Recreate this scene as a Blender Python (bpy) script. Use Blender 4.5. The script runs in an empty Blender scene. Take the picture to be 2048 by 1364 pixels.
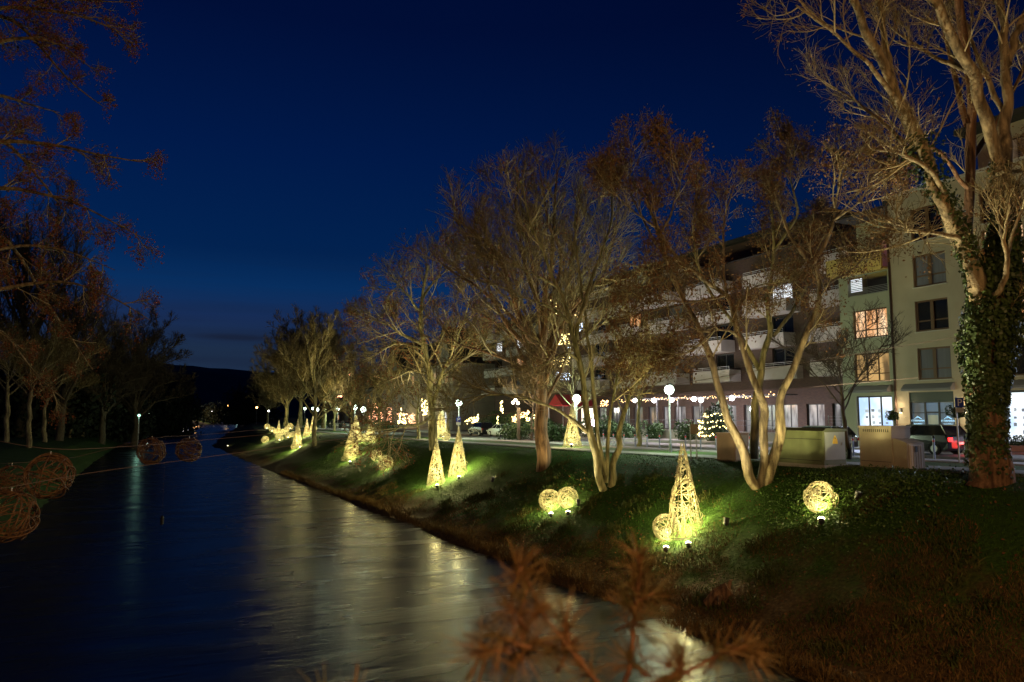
import bpy, math, random
import numpy as np
from mathutils import Vector, Matrix

random.seed(7)
RNG = np.random.default_rng(11)
S = bpy.context.scene
COL = S.collection
PI = math.pi

# ------------------------------------------------------------------ camera
F = 1500.0
YAW, TILT = math.radians(25.8), math.atan(148 / 1500.0)
EYE = np.array([0.0, 0.0, 6.0])
cam = bpy.data.cameras.new('camera')
cam.sensor_width = 36.0
cam.lens = 36.0 * F / 2048.0
cam.clip_start, cam.clip_end = 0.1, 9000.0
cam.dof.use_dof = True
cam.dof.focus_distance = 45.0
cam.dof.aperture_fstop = 2.4
camo = bpy.data.objects.new('camera', cam)
COL.objects.link(camo)
camo.location = EYE
camo.rotation_euler = (PI / 2 + TILT, 0, -YAW)
S.camera = camo

# ------------------------------------------------------------------ sky, exposure
W = bpy.data.worlds.new('World')
S.world = W
W.use_nodes = True
nt = W.node_tree
for n in list(nt.nodes):
    nt.nodes.remove(n)


def wn(t, **kw):
    n = nt.nodes.new(t)
    for k, v in kw.items():
        setattr(n, k, v)
    return n


def wl(a, b):
    nt.links.new(a, b)


wout = wn('ShaderNodeOutputWorld')
bg = wn('ShaderNodeBackground')
wl(bg.outputs[0], wout.inputs[0])
tc = wn('ShaderNodeTexCoord')
sep = wn('ShaderNodeSeparateXYZ')
wl(tc.outputs['Generated'], sep.inputs[0])
# dusk gradient by elevation
ramp = wn('ShaderNodeValToRGB')
wl(sep.outputs['Z'], ramp.inputs[0])
cr = ramp.color_ramp
cr.elements[0].position = 0.0
cr.elements[0].color = (0.012, 0.024, 0.055, 1)
cr.elements[1].position = 1.0
cr.elements[1].color = (0.0001, 0.002, 0.02, 1)
for p, c in ((0.082, (0.0105, 0.0245, 0.060, 1)), (0.122, (0.0078, 0.0235, 0.084, 1)), (0.16, (0.002, 0.0262, 0.108, 1)),
             (0.207, (0.0003, 0.0158, 0.079, 1)), (0.33, (0.0001, 0.0098, 0.066, 1)), (0.47, (0.0001, 0.0048, 0.040, 1))):
    e = cr.elements.new(p)
    e.color = c
# the last glow stands to the north-west, over the river's far end
dot = wn('ShaderNodeVectorMath', operation='DOT_PRODUCT')
wl(tc.outputs['Generated'], dot.inputs[0])
ga = math.radians(-4)
dot.inputs[1].default_value = (math.sin(ga), math.cos(ga), 0)
mr = wn('ShaderNodeMapRange')
mr.inputs['From Min'].default_value = 0.3
mr.inputs['From Max'].default_value = 1.0
mr.inputs['To Min'].default_value = 0.42
mr.inputs['To Max'].default_value = 1.05
wl(dot.outputs['Value'], mr.inputs['Value'])
# thin cloud bars close to the horizon
mapn = wn('ShaderNodeMapping')
mapn.inputs['Scale'].default_value = (1.2, 1.2, 26.0)
wl(tc.outputs['Generated'], mapn.inputs[0])
nz = wn('ShaderNodeTexNoise')
nz.inputs['Scale'].default_value = 1.6
nz.inputs['Detail'].default_value = 5
wl(mapn.outputs[0], nz.inputs[0])
cl = wn('ShaderNodeMapRange')
cl.inputs['From Min'].default_value = 0.45
cl.inputs['From Max'].default_value = 0.68
wl(nz.outputs['Fac'], cl.inputs['Value'])
ce = wn('ShaderNodeMapRange')
ce.inputs['From Min'].default_value = 0.02
ce.inputs['From Max'].default_value = 0.22
ce.inputs['To Min'].default_value = 0.62
ce.inputs['To Max'].default_value = 0.0
wl(sep.outputs['Z'], ce.inputs['Value'])
cm = wn('ShaderNodeMath', operation='MULTIPLY')
wl(cl.outputs[0], cm.inputs[0])
wl(ce.outputs[0], cm.inputs[1])
mixc = wn('ShaderNodeMixRGB')
wl(cm.outputs[0], mixc.inputs[0])
wl(ramp.outputs[0], mixc.inputs[1])
mixc.inputs[2].default_value = (0.0075, 0.013, 0.034, 1)
# one dark bar of cloud low over the valley
caz, cel = math.radians(5.5), 0.098
cdx = wn('ShaderNodeVectorMath', operation='DOT_PRODUCT')
wl(tc.outputs['Generated'], cdx.inputs[0])
cdx.inputs[1].default_value = (math.cos(caz) / .062, -math.sin(caz) / .062, 0)
cdz = wn('ShaderNodeMath', operation='MULTIPLY_ADD')
wl(sep.outputs['Z'], cdz.inputs[0])
cdz.inputs[1].default_value = 1 / .0062
cdz.inputs[2].default_value = -cel / .0062
wob = wn('ShaderNodeMath', operation='MULTIPLY_ADD')
wl(nz.outputs['Fac'], wob.inputs[0])
wob.inputs[1].default_value = 2.2
wob.inputs[2].default_value = -1.1
cda = wn('ShaderNodeMath', operation='ADD')
wl(cdz.outputs[0], cda.inputs[0])
wl(wob.outputs[0], cda.inputs[1])
cvec = wn('ShaderNodeCombineXYZ')
wl(cdx.outputs['Value'], cvec.inputs[0])
wl(cda.outputs[0], cvec.inputs[1])
clen = wn('ShaderNodeVectorMath', operation='LENGTH')
wl(cvec.outputs[0], clen.inputs[0])
cmk = wn('ShaderNodeMapRange')
cmk.inputs['From Min'].default_value = 0.35
cmk.inputs['From Max'].default_value = 1.25
cmk.inputs['To Min'].default_value = 0.85
cmk.inputs['To Max'].default_value = 0.0
wl(clen.outputs['Value'], cmk.inputs['Value'])
cmx = wn('ShaderNodeMath', operation='MAXIMUM')
wl(cm.outputs[0], cmx.inputs[0])
wl(cmk.outputs[0], cmx.inputs[1])
nt.links.remove(mixc.inputs[0].links[0])
wl(cmx.outputs[0], mixc.inputs[0])
mul = wn('ShaderNodeVectorMath', operation='SCALE')
wl(mixc.outputs[0], mul.inputs[0])
wl(mr.outputs[0], mul.inputs['Scale'])
# a trace of physical twilight sky, sun already below the horizon
sky = wn('ShaderNodeTexSky', sky_type='NISHITA', sun_disc=False)
sky.sun_elevation = math.radians(-4)
sky.sun_rotation = ga
sks = wn('ShaderNodeVectorMath', operation='SCALE')
wl(sky.outputs[0], sks.inputs[0])
sks.inputs['Scale'].default_value = 0.003
addw = wn('ShaderNodeVectorMath', operation='ADD')
wl(mul.outputs[0], addw.inputs[0])
wl(sks.outputs[0], addw.inputs[1])
wl(addw.outputs[0], bg.inputs['Color'])
bg.inputs['Strength'].default_value = 1.0

S.view_settings.view_transform = 'Standard'
S.view_settings.look = 'None'
S.view_settings.exposure = 0.0
S.view_settings.gamma = 1.0
S.view_settings.use_curve_mapping = False
S.render.engine = 'CYCLES'
cy = S.cycles
cy.max_bounces = 5
cy.diffuse_bounces = 2
cy.glossy_bounces = 3
cy.transparent_max_bounces = 8
cy.caustics_reflective = False
cy.caustics_refractive = False
cy.sample_clamp_indirect = 3.0
cy.sample_clamp_direct = 12.0
cy.use_denoising = True

# ------------------------------------------------------------------ survey helpers (sight lines to real places)
FW = np.array([math.sin(YAW) * math.cos(TILT), math.cos(YAW) * math.cos(TILT), math.sin(TILT)])
RT = np.array([math.cos(YAW), -math.sin(YAW), 0.0])
UP = np.cross(RT, FW)


def ray(px, py):
    return RT * (px - 1024) / F + UP * (682 - py) / F + FW


def at_d(px, py, d):
    return EYE + ray(px, py) * d


def at_x(px, py, x):
    r = ray(px, py)
    return EYE + r * (x / r[0])


def zs(y):
    return np.interp(y, [-50, 10, 20, 40, 70, 110, 2000], [4.6, 4.25, 4.1, 3.8, 3.55, 3.35, 3.2])


def xr(y):
    return np.interp(y, [-100, 0, 20, 40, 95, 160, 250, 330, 480, 600, 700], [14.1, 14.0, 13.6, 13.3, 12, 11.5, 22, 32, 50, 64, 70])


def xl(y):
    return np.interp(y, [-100, 60, 110, 170, 250, 330, 450, 600, 700], [-6, -6, -6, -5, 0, 9, 25, 45, 62])


def land(x, y):
    """height of the ground without its small bumps"""
    top = zs(y)
    r = np.interp(x - xr(y), [-3, -.3, 0, 1.2, 4, 6, 7, 8, 9.2, 9.9, 12], [-.8, -.15, 0, .35, 1.6, 2.85, 3.42, 3.82, 4.04, 4.1, 4.1]) / 4.1 * top
    l = np.interp(xl(y) - x, [-3, 0, 1.5, 4, 9, 40, 300], [-.8, 0, .7, 1.6, 2.2, 2.6, 4])
    end = np.interp(y, [640, 700, 760, 1200], [-.9, .3, 2.6, 6])
    return np.maximum(np.maximum(r, l), end)


def vnoise(x, y, seed=0):
    """cheap value noise for small bumps"""
    x = np.asarray(x, float)
    y = np.asarray(y, float)
    xi, yi = np.floor(x).astype(np.int64), np.floor(y).astype(np.int64)
    fx, fy = x - xi, y - yi
    fx, fy = fx * fx * (3 - 2 * fx), fy * fy * (3 - 2 * fy)

    def hsh(a, b):
        v = np.sin(a * 127.1 + b * 311.7 + seed * 74.7) * 43758.5453
        return v - np.floor(v)
    return (hsh(xi, yi) * (1 - fx) + hsh(xi + 1, yi) * fx) * (1 - fy) + (hsh(xi, yi + 1) * (1 - fx) + hsh(xi + 1, yi + 1) * fx) * fy - .5


def bumps(x, y):
    s = x - xr(y)
    t = xl(y) - x
    w = np.interp(s, [-.5, .3, 5.5, 7.5, 9.4], [.55, 1, .8, .25, 0]) * (s > -2) + np.interp(t, [-.5, .5, 6, 12], [.5, .8, .5, .25]) * (t > -2)
    return w * (.22 * vnoise(x / 1.7, y / 1.7, 1) + .10 * vnoise(x / .6, y / .6, 2) + .4 * vnoise(x / 5., y / 5., 3) * (s > -1))


def ground_z(x, y):
    return land(x, y) + bumps(x, y)


def on_ground(px, py):
    r = ray(px, py)
    t = np.arange(3, 900, .04)
    p = EYE + r[None, :] * t[:, None]
    i = np.argmax(p[:, 2] < ground_z(p[:, 0], p[:, 1]))
    return p[i]


def ppm(p):
    return F / float(np.dot(np.asarray(p) - EYE, FW))


# ------------------------------------------------------------------ materials
MATS = {}


def mat(name, base, rough=.8, noise=None, emit=None, estr=0, metal=0, bump=0, bscale=20, spec=.3, coord='Object'):
    """noise: (scale, second colour, detail[, stretch])"""
    if name in MATS:
        return MATS[name]
    m = bpy.data.materials.new(name)
    m.use_nodes = True
    t = m.node_tree
    b = t.nodes['Principled BSDF']
    b.inputs['Base Color'].default_value = (*base, 1)
    b.inputs['Roughness'].default_value = rough
    b.inputs['Metallic'].default_value = metal
    b.inputs['Specular IOR Level'].default_value = spec
    tcn = t.nodes.new('ShaderNodeTexCoord')
    if noise:
        src = tcn.outputs[coord]
        if len(noise) > 3:
            mp = t.nodes.new('ShaderNodeMapping')
            mp.inputs['Scale'].default_value = noise[3]
            t.links.new(src, mp.inputs[0])
            src = mp.outputs[0]
        n = t.nodes.new('ShaderNodeTexNoise')
        n.inputs['Scale'].default_value = noise[0]
        n.inputs['Detail'].default_value = noise[2]
        t.links.new(src, n.inputs[0])
        r = t.nodes.new('ShaderNodeValToRGB')
        r.color_ramp.elements[0].position = .35
        r.color_ramp.elements[1].position = .65
        r.color_ramp.elements[0].color = (*base, 1)
        r.color_ramp.elements[1].color = (*noise[1], 1)
        t.links.new(n.outputs['Fac'], r.inputs[0])
        t.links.new(r.outputs[0], b.inputs['Base Color'])
    if bump:
        n2 = t.nodes.new('ShaderNodeTexNoise')
        n2.inputs['Scale'].default_value = bscale
        n2.inputs['Detail'].default_value = 4
        t.links.new(tcn.outputs[coord], n2.inputs[0])
        bm = t.nodes.new('ShaderNodeBump')
        bm.inputs['Strength'].default_value = bump
        bm.inputs['Distance'].default_value = .03
        t.links.new(n2.outputs['Fac'], bm.inputs['Height'])
        t.links.new(bm.outputs[0], b.inputs['Normal'])
    if emit:
        b.inputs['Emission Color'].default_value = (*emit, 1)
        b.inputs['Emission Strength'].default_value = estr
    MATS[name] = m
    return m


def room_mat(name, c0, c1, strength, scale=3.0, stretch=(1, 1, .25)):
    """the inside of a lit room seen through its window: curtains and furniture as uneven glow"""
    if name in MATS:
        return MATS[name]
    m = bpy.data.materials.new(name)
    m.use_nodes = True
    t = m.node_tree
    b = t.nodes['Principled BSDF']
    b.inputs['Base Color'].default_value = (.1, .1, .1, 1)
    b.inputs['Roughness'].default_value = .15
    tcn = t.nodes.new('ShaderNodeTexCoord')
    mp = t.nodes.new('ShaderNodeMapping')
    mp.inputs['Scale'].default_value = stretch
    n = t.nodes.new('ShaderNodeTexNoise')
    n.inputs['Scale'].default_value = scale
    n.inputs['Detail'].default_value = 3
    r = t.nodes.new('ShaderNodeValToRGB')
    r.color_ramp.elements[0].position = .38
    r.color_ramp.elements[1].position = .62
    r.color_ramp.elements[0].color = (*c0, 1)
    r.color_ramp.elements[1].color = (*c1, 1)
    t.links.new(tcn.outputs['Object'], mp.inputs[0])
    t.links.new(mp.outputs[0], n.inputs[0])
    t.links.new(n.outputs['Fac'], r.inputs[0])
    t.links.new(r.outputs[0], b.inputs['Emission Color'])
    b.inputs['Emission Strength'].default_value = strength
    MATS[name] = m
    return m


BARK = mat('bark', (.075, .058, .034), .9, (7, (.30, .24, .14), 8, (1, 1, .16)), bump=1.0, bscale=16)
BARKG = mat('mossy bark', (.07, .065, .025), .9, (6, (.29, .25, .13), 8, (1, 1, .22)), bump=.9, bscale=16)
BARKR = mat('reddish bark', (.055, .03, .018), .95, (9, (.20, .115, .065), 8, (1, 1, .10)), bump=1.0, bscale=14)
BARKD = mat('dark bark', (.06, .05, .035), .9, (5, (.11, .09, .06), 5, (1, 1, .3)))
TWIG = mat('twig', (.18, .135, .06), .85, (.9, (.26, .20, .095), 3))
LIMB = mat('limb bark', (.20, .165, .085), .85, (2.2, (.36, .30, .17), 5))
TIP = mat('fine twig tip', (.105, .080, .034), .9, (.7, (.17, .135, .06), 3))
TWIGD = mat('dark twig', (.065, .05, .033), .9)
POD = mat('withered leaf', (.105, .055, .024), .85, (1.1, (.185, .105, .045), 3))
PODR = mat('russet leaf', (.20, .065, .022), .85, (1.3, (.13, .05, .02), 3))
IVY = mat('ivy leaf', (.018, .034, .008), .5, (1.6, (.045, .072, .017), 4))
HEDGE = mat('hedge leaf', (.025, .06, .02), .6, (2.5, (.05, .09, .03), 3))
ROD = mat('willow rod', (.22, .18, .09), .7, (3.2, (.82, .75, .52), 3))
RODB = mat('brown willow rod', (.07, .036, .017), .7, (7, (.155, .085, .038), 3))
METAL = mat('grey steel', (.30, .31, .33), .45, metal=.6)
BLACK = mat('black plastic', (.012, .012, .013), .5)
GLASSD = mat('dark glass', (.010, .011, .013), .06, spec=.6)
FRAMEB = mat('brown window frame', (.11, .06, .03), .6)
FRAMED = mat('dark window frame', (.03, .03, .032), .5)
PLASTER = mat('cream render', (.38, .335, .25), .9, (.6, (.32, .285, .21), 6), bump=.15, bscale=40)
PLASTER_LAMPGREEN = mat('render with lamp green', (.30, .31, .23), .9, (.5, (.25, .27, .20), 6), bump=.15, bscale=40)  # green cast of the street lamp put into the render colour
YELLOWP = mat('ochre parapet', (.50, .38, .13), .85, (.8, (.44, .33, .11), 4))
WHITEP = mat('white concrete', (.45, .42, .39), .85, (.35, (.33, .305, .285), 6))
ROOFM = mat('dark roof', (.03, .028, .027), .8)
CONC = mat('concrete', (.32, .31, .29), .9, (2, (.24, .23, .22), 5), bump=.2)
STONEW = mat('sill stone', (.42, .40, .36), .8)


def brick_mat():
    m = bpy.data.materials.new('red brick')
    m.use_nodes = True
    t = m.node_tree
    b = t.nodes['Principled BSDF']
    b.inputs['Roughness'].default_value = .9
    tcn = t.nodes.new('ShaderNodeTexCoord')
    mp = t.nodes.new('ShaderNodeMapping')
    mp.inputs['Rotation'].default_value = (0, 0, 0)
    s = t.nodes.new('ShaderNodeSeparateXYZ')
    c = t.nodes.new('ShaderNodeCombineXYZ')
    a = t.nodes.new('ShaderNodeMath')
    a.operation = 'ADD'
    t.links.new(tcn.outputs['Object'], s.inputs[0])
    t.links.new(s.outputs[0], a.inputs[0])
    t.links.new(s.outputs[1], a.inputs[1])
    t.links.new(a.outputs[0], c.inputs[0])
    t.links.new(s.outputs[2], c.inputs[1])
    k = t.nodes.new('ShaderNodeTexBrick')
    k.inputs['Scale'].default_value = 1
    k.inputs['Brick Width'].default_value = .25
    k.inputs['Row Height'].default_value = .08
    k.inputs['Mortar Size'].default_value = .008
    k.inputs['Color1'].default_value = (.075, .040, .029, 1)
    k.inputs['Color2'].default_value = (.052, .029, .022, 1)
    k.inputs['Mortar'].default_value = (.07, .055, .05, 1)
    t.links.new(c.outputs[0], k.inputs[0])
    t.links.new(k.outputs['Color'], b.inputs['Base Color'])
    return m


BRICK = brick_mat()


def glow(name, col, s):
    return mat(name, (.05, .05, .05), .6, emit=col, estr=s)


BULB_G = glow('greenish lamp globe', (.80, 1.0, .82), 26)
BULB_W = glow('white lamp bulb', (1.0, .93, .95), 30)
BULB_O = glow('sodium lamp globe', (1.0, .45, .12), 24)
BULB_F = glow('floodlight lens', (1.0, .90, .55), 18)
FAIRY = glow('warm fairy bulb', (1.0, .56, .22), 7)
FAIRY_R = glow('pinkish fairy bulb', (1.0, .42, .22), 5)
FAIRY_Y = glow('yellow fairy bulb', (1.0, .78, .30), 9)
FAIRY_B = glow('cold fairy bulb', (.62, .75, 1.0), 4)


# ------------------------------------------------------------------ object helpers
WL = {}


def link(o, parent=None, wloc=None):
    COL.objects.link(o)
    if parent is not None:
        o.parent = parent
    WL[o.name] = np.array(wloc if wloc is not None else (0, 0, 0), float)
    return o


def tag(o, label=None, cat=None, group=None, kind=None):
    if label:
        o['label'] = label
    if cat:
        o['category'] = cat
    if group:
        o['group'] = group
    if kind:
        o['kind'] = kind
    return o


def thing(name, loc, label, cat, group=None, rz=0):
    o = bpy.data.objects.new(name, None)
    o.empty_display_size = .2
    link(o, None, loc)
    o.location = loc
    o.rotation_euler[2] = rz
    return tag(o, label, cat, group)


def mesh_arrays(name, v, faces, nside, mats=None, midx=None, smooth=False):
    """faces: (M, nside) int array"""
    me = bpy.data.meshes.new(name)
    v = np.ascontiguousarray(v, np.float32).reshape(-1, 3)
    f = np.ascontiguousarray(faces, np.int32).reshape(-1, nside)
    me.vertices.add(len(v))
    me.vertices.foreach_set('co', v.ravel())
    me.loops.add(f.size)
    me.loops.foreach_set('vertex_index', f.ravel())
    me.polygons.add(len(f))
    me.polygons.foreach_set('loop_start', np.arange(0, f.size, nside, dtype=np.int32))
    if smooth:
        me.polygons.foreach_set('use_smooth', np.ones(len(f), bool))
    for m in mats or []:
        me.materials.append(m)
    if midx is not None:
        me.polygons.foreach_set('material_index', np.asarray(midx, np.int32))
    me.update(calc_edges=True)
    return me


def add_mesh(name, me, parent=None, kind=None, loc=(0, 0, 0), wl_=None):
    o = bpy.data.objects.new(name, me)
    link(o, parent, wl_ if wl_ is not None else (WL[parent.name] if parent is not None else loc))
    o.location = loc
    if kind:
        o['kind'] = kind
    return o


class MB:
    """collects boxes, bars and polygons in world coordinates; build() links ONE mesh object"""

    def __init__(s):
        s.v, s.f = [], []

    def box(s, x0, x1, y0, y1, z0, z1):
        b = len(s.v)
        s.v += [(x, y, z) for z in (z0, z1) for y in (y0, y1) for x in (x0, x1)]
        s.f += [tuple(b + i for i in q) for q in ((0, 2, 3, 1), (4, 5, 7, 6), (0, 1, 5, 4), (2, 6, 7, 3), (0, 4, 6, 2), (1, 3, 7, 5))]
        return s

    def poly(s, *pts):
        b = len(s.v)
        s.v += [tuple(p) for p in pts]
        s.f.append(tuple(range(b, b + len(pts))))
        return s

    def prism(s, pts, axis, a, b_):
        """closed outline pts (2-D) extruded along axis from a to b_"""
        def P(u, w, t):
            return {0: (t, u, w), 1: (u, t, w), 2: (u, w, t)}[axis]
        b = len(s.v)
        n = len(pts)
        s.v += [P(u, w, a) for u, w in pts] + [P(u, w, b_) for u, w in pts]
        s.f += [tuple(range(b, b + n))[::-1], tuple(range(b + n, b + 2 * n))]
        s.f += [(b + i, b + (i + 1) % n, b + n + (i + 1) % n, b + n + i) for i in range(n)]
        return s

    def tube(s, pts, r, sides=8):
        pts = np.array(pts, float)
        n = len(pts)
        r = np.full(n, r, float) if np.isscalar(r) else np.array(r, float)
        t = np.gradient(pts, axis=0)
        t /= np.linalg.norm(t, axis=1)[:, None] + 1e-9
        ref = np.array([0, 0, 1.]) if abs(t.mean(0)[2]) < .8 else np.array([1., 0, 0])
        u = np.cross(t, ref)
        u /= np.linalg.norm(u, axis=1)[:, None] + 1e-9
        w = np.cross(t, u)
        b = len(s.v)
        for i in range(n):
            for k in range(sides):
                a = 2 * PI * k / sides
                s.v.append(tuple(pts[i] + r[i] * (math.cos(a) * u[i] + math.sin(a) * w[i])))
        for i in range(n - 1):
            for k in range(sides):
                k2 = (k + 1) % sides
                s.f.append((b + i * sides + k, b + i * sides + k2, b + (i + 1) * sides + k2, b + (i + 1) * sides + k))
        s.f.append(tuple(b + k for k in range(sides))[::-1])
        s.f.append(tuple(b + (n - 1) * sides + k for k in range(sides)))
        return s

    def lathe(s, c, prof, sides=12):
        """prof: (radius, z) pairs about the vertical axis through c"""
        return s.tube_z(c, prof, sides)

    def tube_z(s, c, prof, sides):
        b = len(s.v)
        for r, z in prof:
            for k in range(sides):
                a = 2 * PI * k / sides
                s.v.append((c[0] + r * math.cos(a), c[1] + r * math.sin(a), c[2] + z))
        n = len(prof)
        for i in range(n - 1):
            for k in range(sides):
                k2 = (k + 1) % sides
                s.f.append((b + i * sides + k, b + i * sides + k2, b + (i + 1) * sides + k2, b + (i + 1) * sides + k))
        s.f.append(tuple(b + k for k in range(sides))[::-1])
        s.f.append(tuple(b + (n - 1) * sides + k for k in range(sides)))
        return s

    def ball(s, c, r, sides=10, rings=6, sz=1.0):
        return s.tube_z(c, [(max(r * math.sin(PI * i / rings), r * .02), -r * sz * math.cos(PI * i / rings)) for i in range(rings + 1)], sides)

    def build(s, name, m, parent=None, kind=None, smooth=False, local=False, label=None):
        me = bpy.data.meshes.new(name)
        off = WL[parent.name] if (parent is not None and not local) else np.zeros(3)
        me.from_pydata([tuple(np.array(p) - off) for p in s.v], [], s.f)
        me.materials.append(m)
        if smooth:
            me.polygons.foreach_set('use_smooth', [True] * len(me.polygons))
        me.update()
        o = bpy.data.objects.new(name, me)
        link(o, parent, off)
        if kind:
            o['kind'] = kind
        if label:
            o['label'] = label
        return o


def dup(o, parent, loc=None, name=None):
    c = o.copy()
    COL.objects.link(c)
    c.parent = parent
    WL[c.name] = WL[parent.name].copy() if parent is not None else np.zeros(3)
    if loc is not None:
        c.location = loc
    return c


def lamp(parent, wpos, power, col, kind='POINT', size=.12, aim=None, angle=100, blend=.6):
    l = bpy.data.lights.new('lamp_light', kind)
    l.energy = power
    l.color = col
    l.shadow_soft_size = size
    o = bpy.data.objects.new('lamp_light', l)
    off = WL[parent.name] if parent is not None else np.zeros(3)
    link(o, parent, off)
    o.location = np.array(wpos) - off
    if kind == 'SPOT':
        l.spot_size = math.radians(angle)
        l.spot_blend = blend
        o.rotation_euler = Vector(np.array(aim) - np.array(wpos)).to_track_quat('-Z', 'Y').to_euler()
    return o


def tubes(P, R, sides):
    """P (N,n,3), R (N,n): many tapering tubes as one vertex/quad array"""
    N, n = R.shape
    t = np.gradient(P, axis=1)
    t /= np.linalg.norm(t, axis=2, keepdims=True) + 1e-9
    m = t.mean(1)
    ref = np.where(np.abs(m[:, 2:3]) < .8, np.array([[0, 0, 1.]]), np.array([[1., 0, 0]]))[:, None, :]
    u = np.cross(t, np.broadcast_to(ref, t.shape))
    u /= np.linalg.norm(u, axis=2, keepdims=True) + 1e-9
    w = np.cross(t, u)
    a = np.arange(sides) * 2 * PI / sides
    V = P[:, :, None, :] + R[:, :, None, None] * (np.cos(a)[None, None, :, None] * u[:, :, None, :] + np.sin(a)[None, None, :, None] * w[:, :, None, :])
    V = V.reshape(-1, 3)
    base = (np.arange(N) * n * sides)[:, None, None]
    i = (np.arange(n - 1) * sides)[None, :, None]
    k = np.arange(sides)[None, None, :]
    k2 = (k + 1) % sides
    Q = np.stack([base + i + k, base + i + k2, base + i + sides + k2, base + i + sides + k], -1)
    return V, Q.reshape(-1, 4)


def cat_geo(parts):
    vs, qs, off = [], [], 0
    for v, q in parts:
        vs.append(v)
        qs.append(q + off)
        off += len(v)
    return np.concatenate(vs), np.concatenate(qs)


def nrm(a):
    return a / (np.linalg.norm(a, axis=-1, keepdims=True) + 1e-9)


# ------------------------------------------------------------------ trees
def resample(pts, n):
    pts = np.array(pts, float)
    d = np.concatenate([[0], np.cumsum(np.linalg.norm(np.diff(pts[:, :3], axis=0), axis=1))])
    t = np.linspace(0, d[-1], n)
    out = np.stack([np.interp(t, d, pts[:, k]) for k in range(pts.shape[1])], 1)
    sm = out.copy()
    sm[1:-1] = .25 * out[:-2] + .5 * out[1:-1] + .25 * out[2:]
    return sm


def grow(P, R, k, trange, ang, length, npts, up, wob, rmin, ratio=.62, rng=RNG, lfall=.55):
    """k children on each path; returns their paths and radii"""
    N, n, _ = P.shape
    seg = np.linalg.norm(np.diff(P, axis=1), axis=2).sum(1)
    tt = (np.arange(k)[None, :] + rng.random((N, k))) / k
    tt = trange[0] + (trange[1] - trange[0]) * tt
    x = tt * (n - 1)
    i = np.clip(x.astype(int), 0, n - 2)
    f = (x - i)[..., None]
    r = np.arange(N)[:, None]
    pos = P[r, i] * (1 - f) + P[r, i + 1] * f
    rad = R[r, i] * (1 - f[..., 0]) + R[r, i + 1] * f[..., 0]
    tan = nrm(P[r, i + 1] - P[r, i])
    rv = rng.normal(size=tan.shape)
    perp = nrm(rv - (rv * tan).sum(-1, keepdims=True) * tan)
    a = np.radians(ang[0] + (ang[1] - ang[0]) * rng.random((N, k)))[..., None]
    d = np.cos(a) * tan + np.sin(a) * perp
    L = np.minimum(length * (.55 + .75 * rng.random((N, k))), .9 * seg[:, None]) * (1 - lfall * tt)
    M = N * k
    pos, d, L, rad = pos.reshape(M, 3), d.reshape(M, 3), L.reshape(M), rad.reshape(M)
    out = np.zeros((M, npts, 3))
    out[:, 0] = pos
    st = (L / (npts - 1))[:, None]
    for j in range(1, npts):
        d = nrm(d + np.array([0, 0, up]) + wob * rng.normal(size=d.shape))
        out[:, j] = out[:, j - 1] + d * st
    r0 = np.maximum(np.minimum(rad * ratio, .004 + L * .016), rmin)
    RR = r0[:, None] * np.linspace(1, .35, npts)[None, :]
    return out, np.maximum(RR, rmin * .6)


def leaf_clumps(P, n, per, size, spread, droop, rng=RNG):
    """hanging bunches of small leaves / pods near the ends of twigs: triangles"""
    idx = rng.integers(0, len(P), n)
    t = rng.integers(P.shape[1] // 2, P.shape[1], n)
    c = P[idx, t]
    c = np.repeat(c, per, 0) + rng.normal(size=(n * per, 3)) * spread
    c[:, 2] -= rng.random(n * per) * droop
    a = nrm(rng.normal(size=(n * per, 3)) + np.array([0, 0, -.9]))
    b = nrm(np.cross(a, rng.normal(size=(n * per, 3))))
    s = (size * (.6 + .8 * rng.random(n * per)))[:, None]
    V = np.stack([c, c + a * s * .5 + b * s * .28, c + a * s, c + a * s * .5 - b * s * .28], 1).reshape(-1, 3)
    return V, np.arange(len(V)).reshape(-1, 4)


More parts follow.
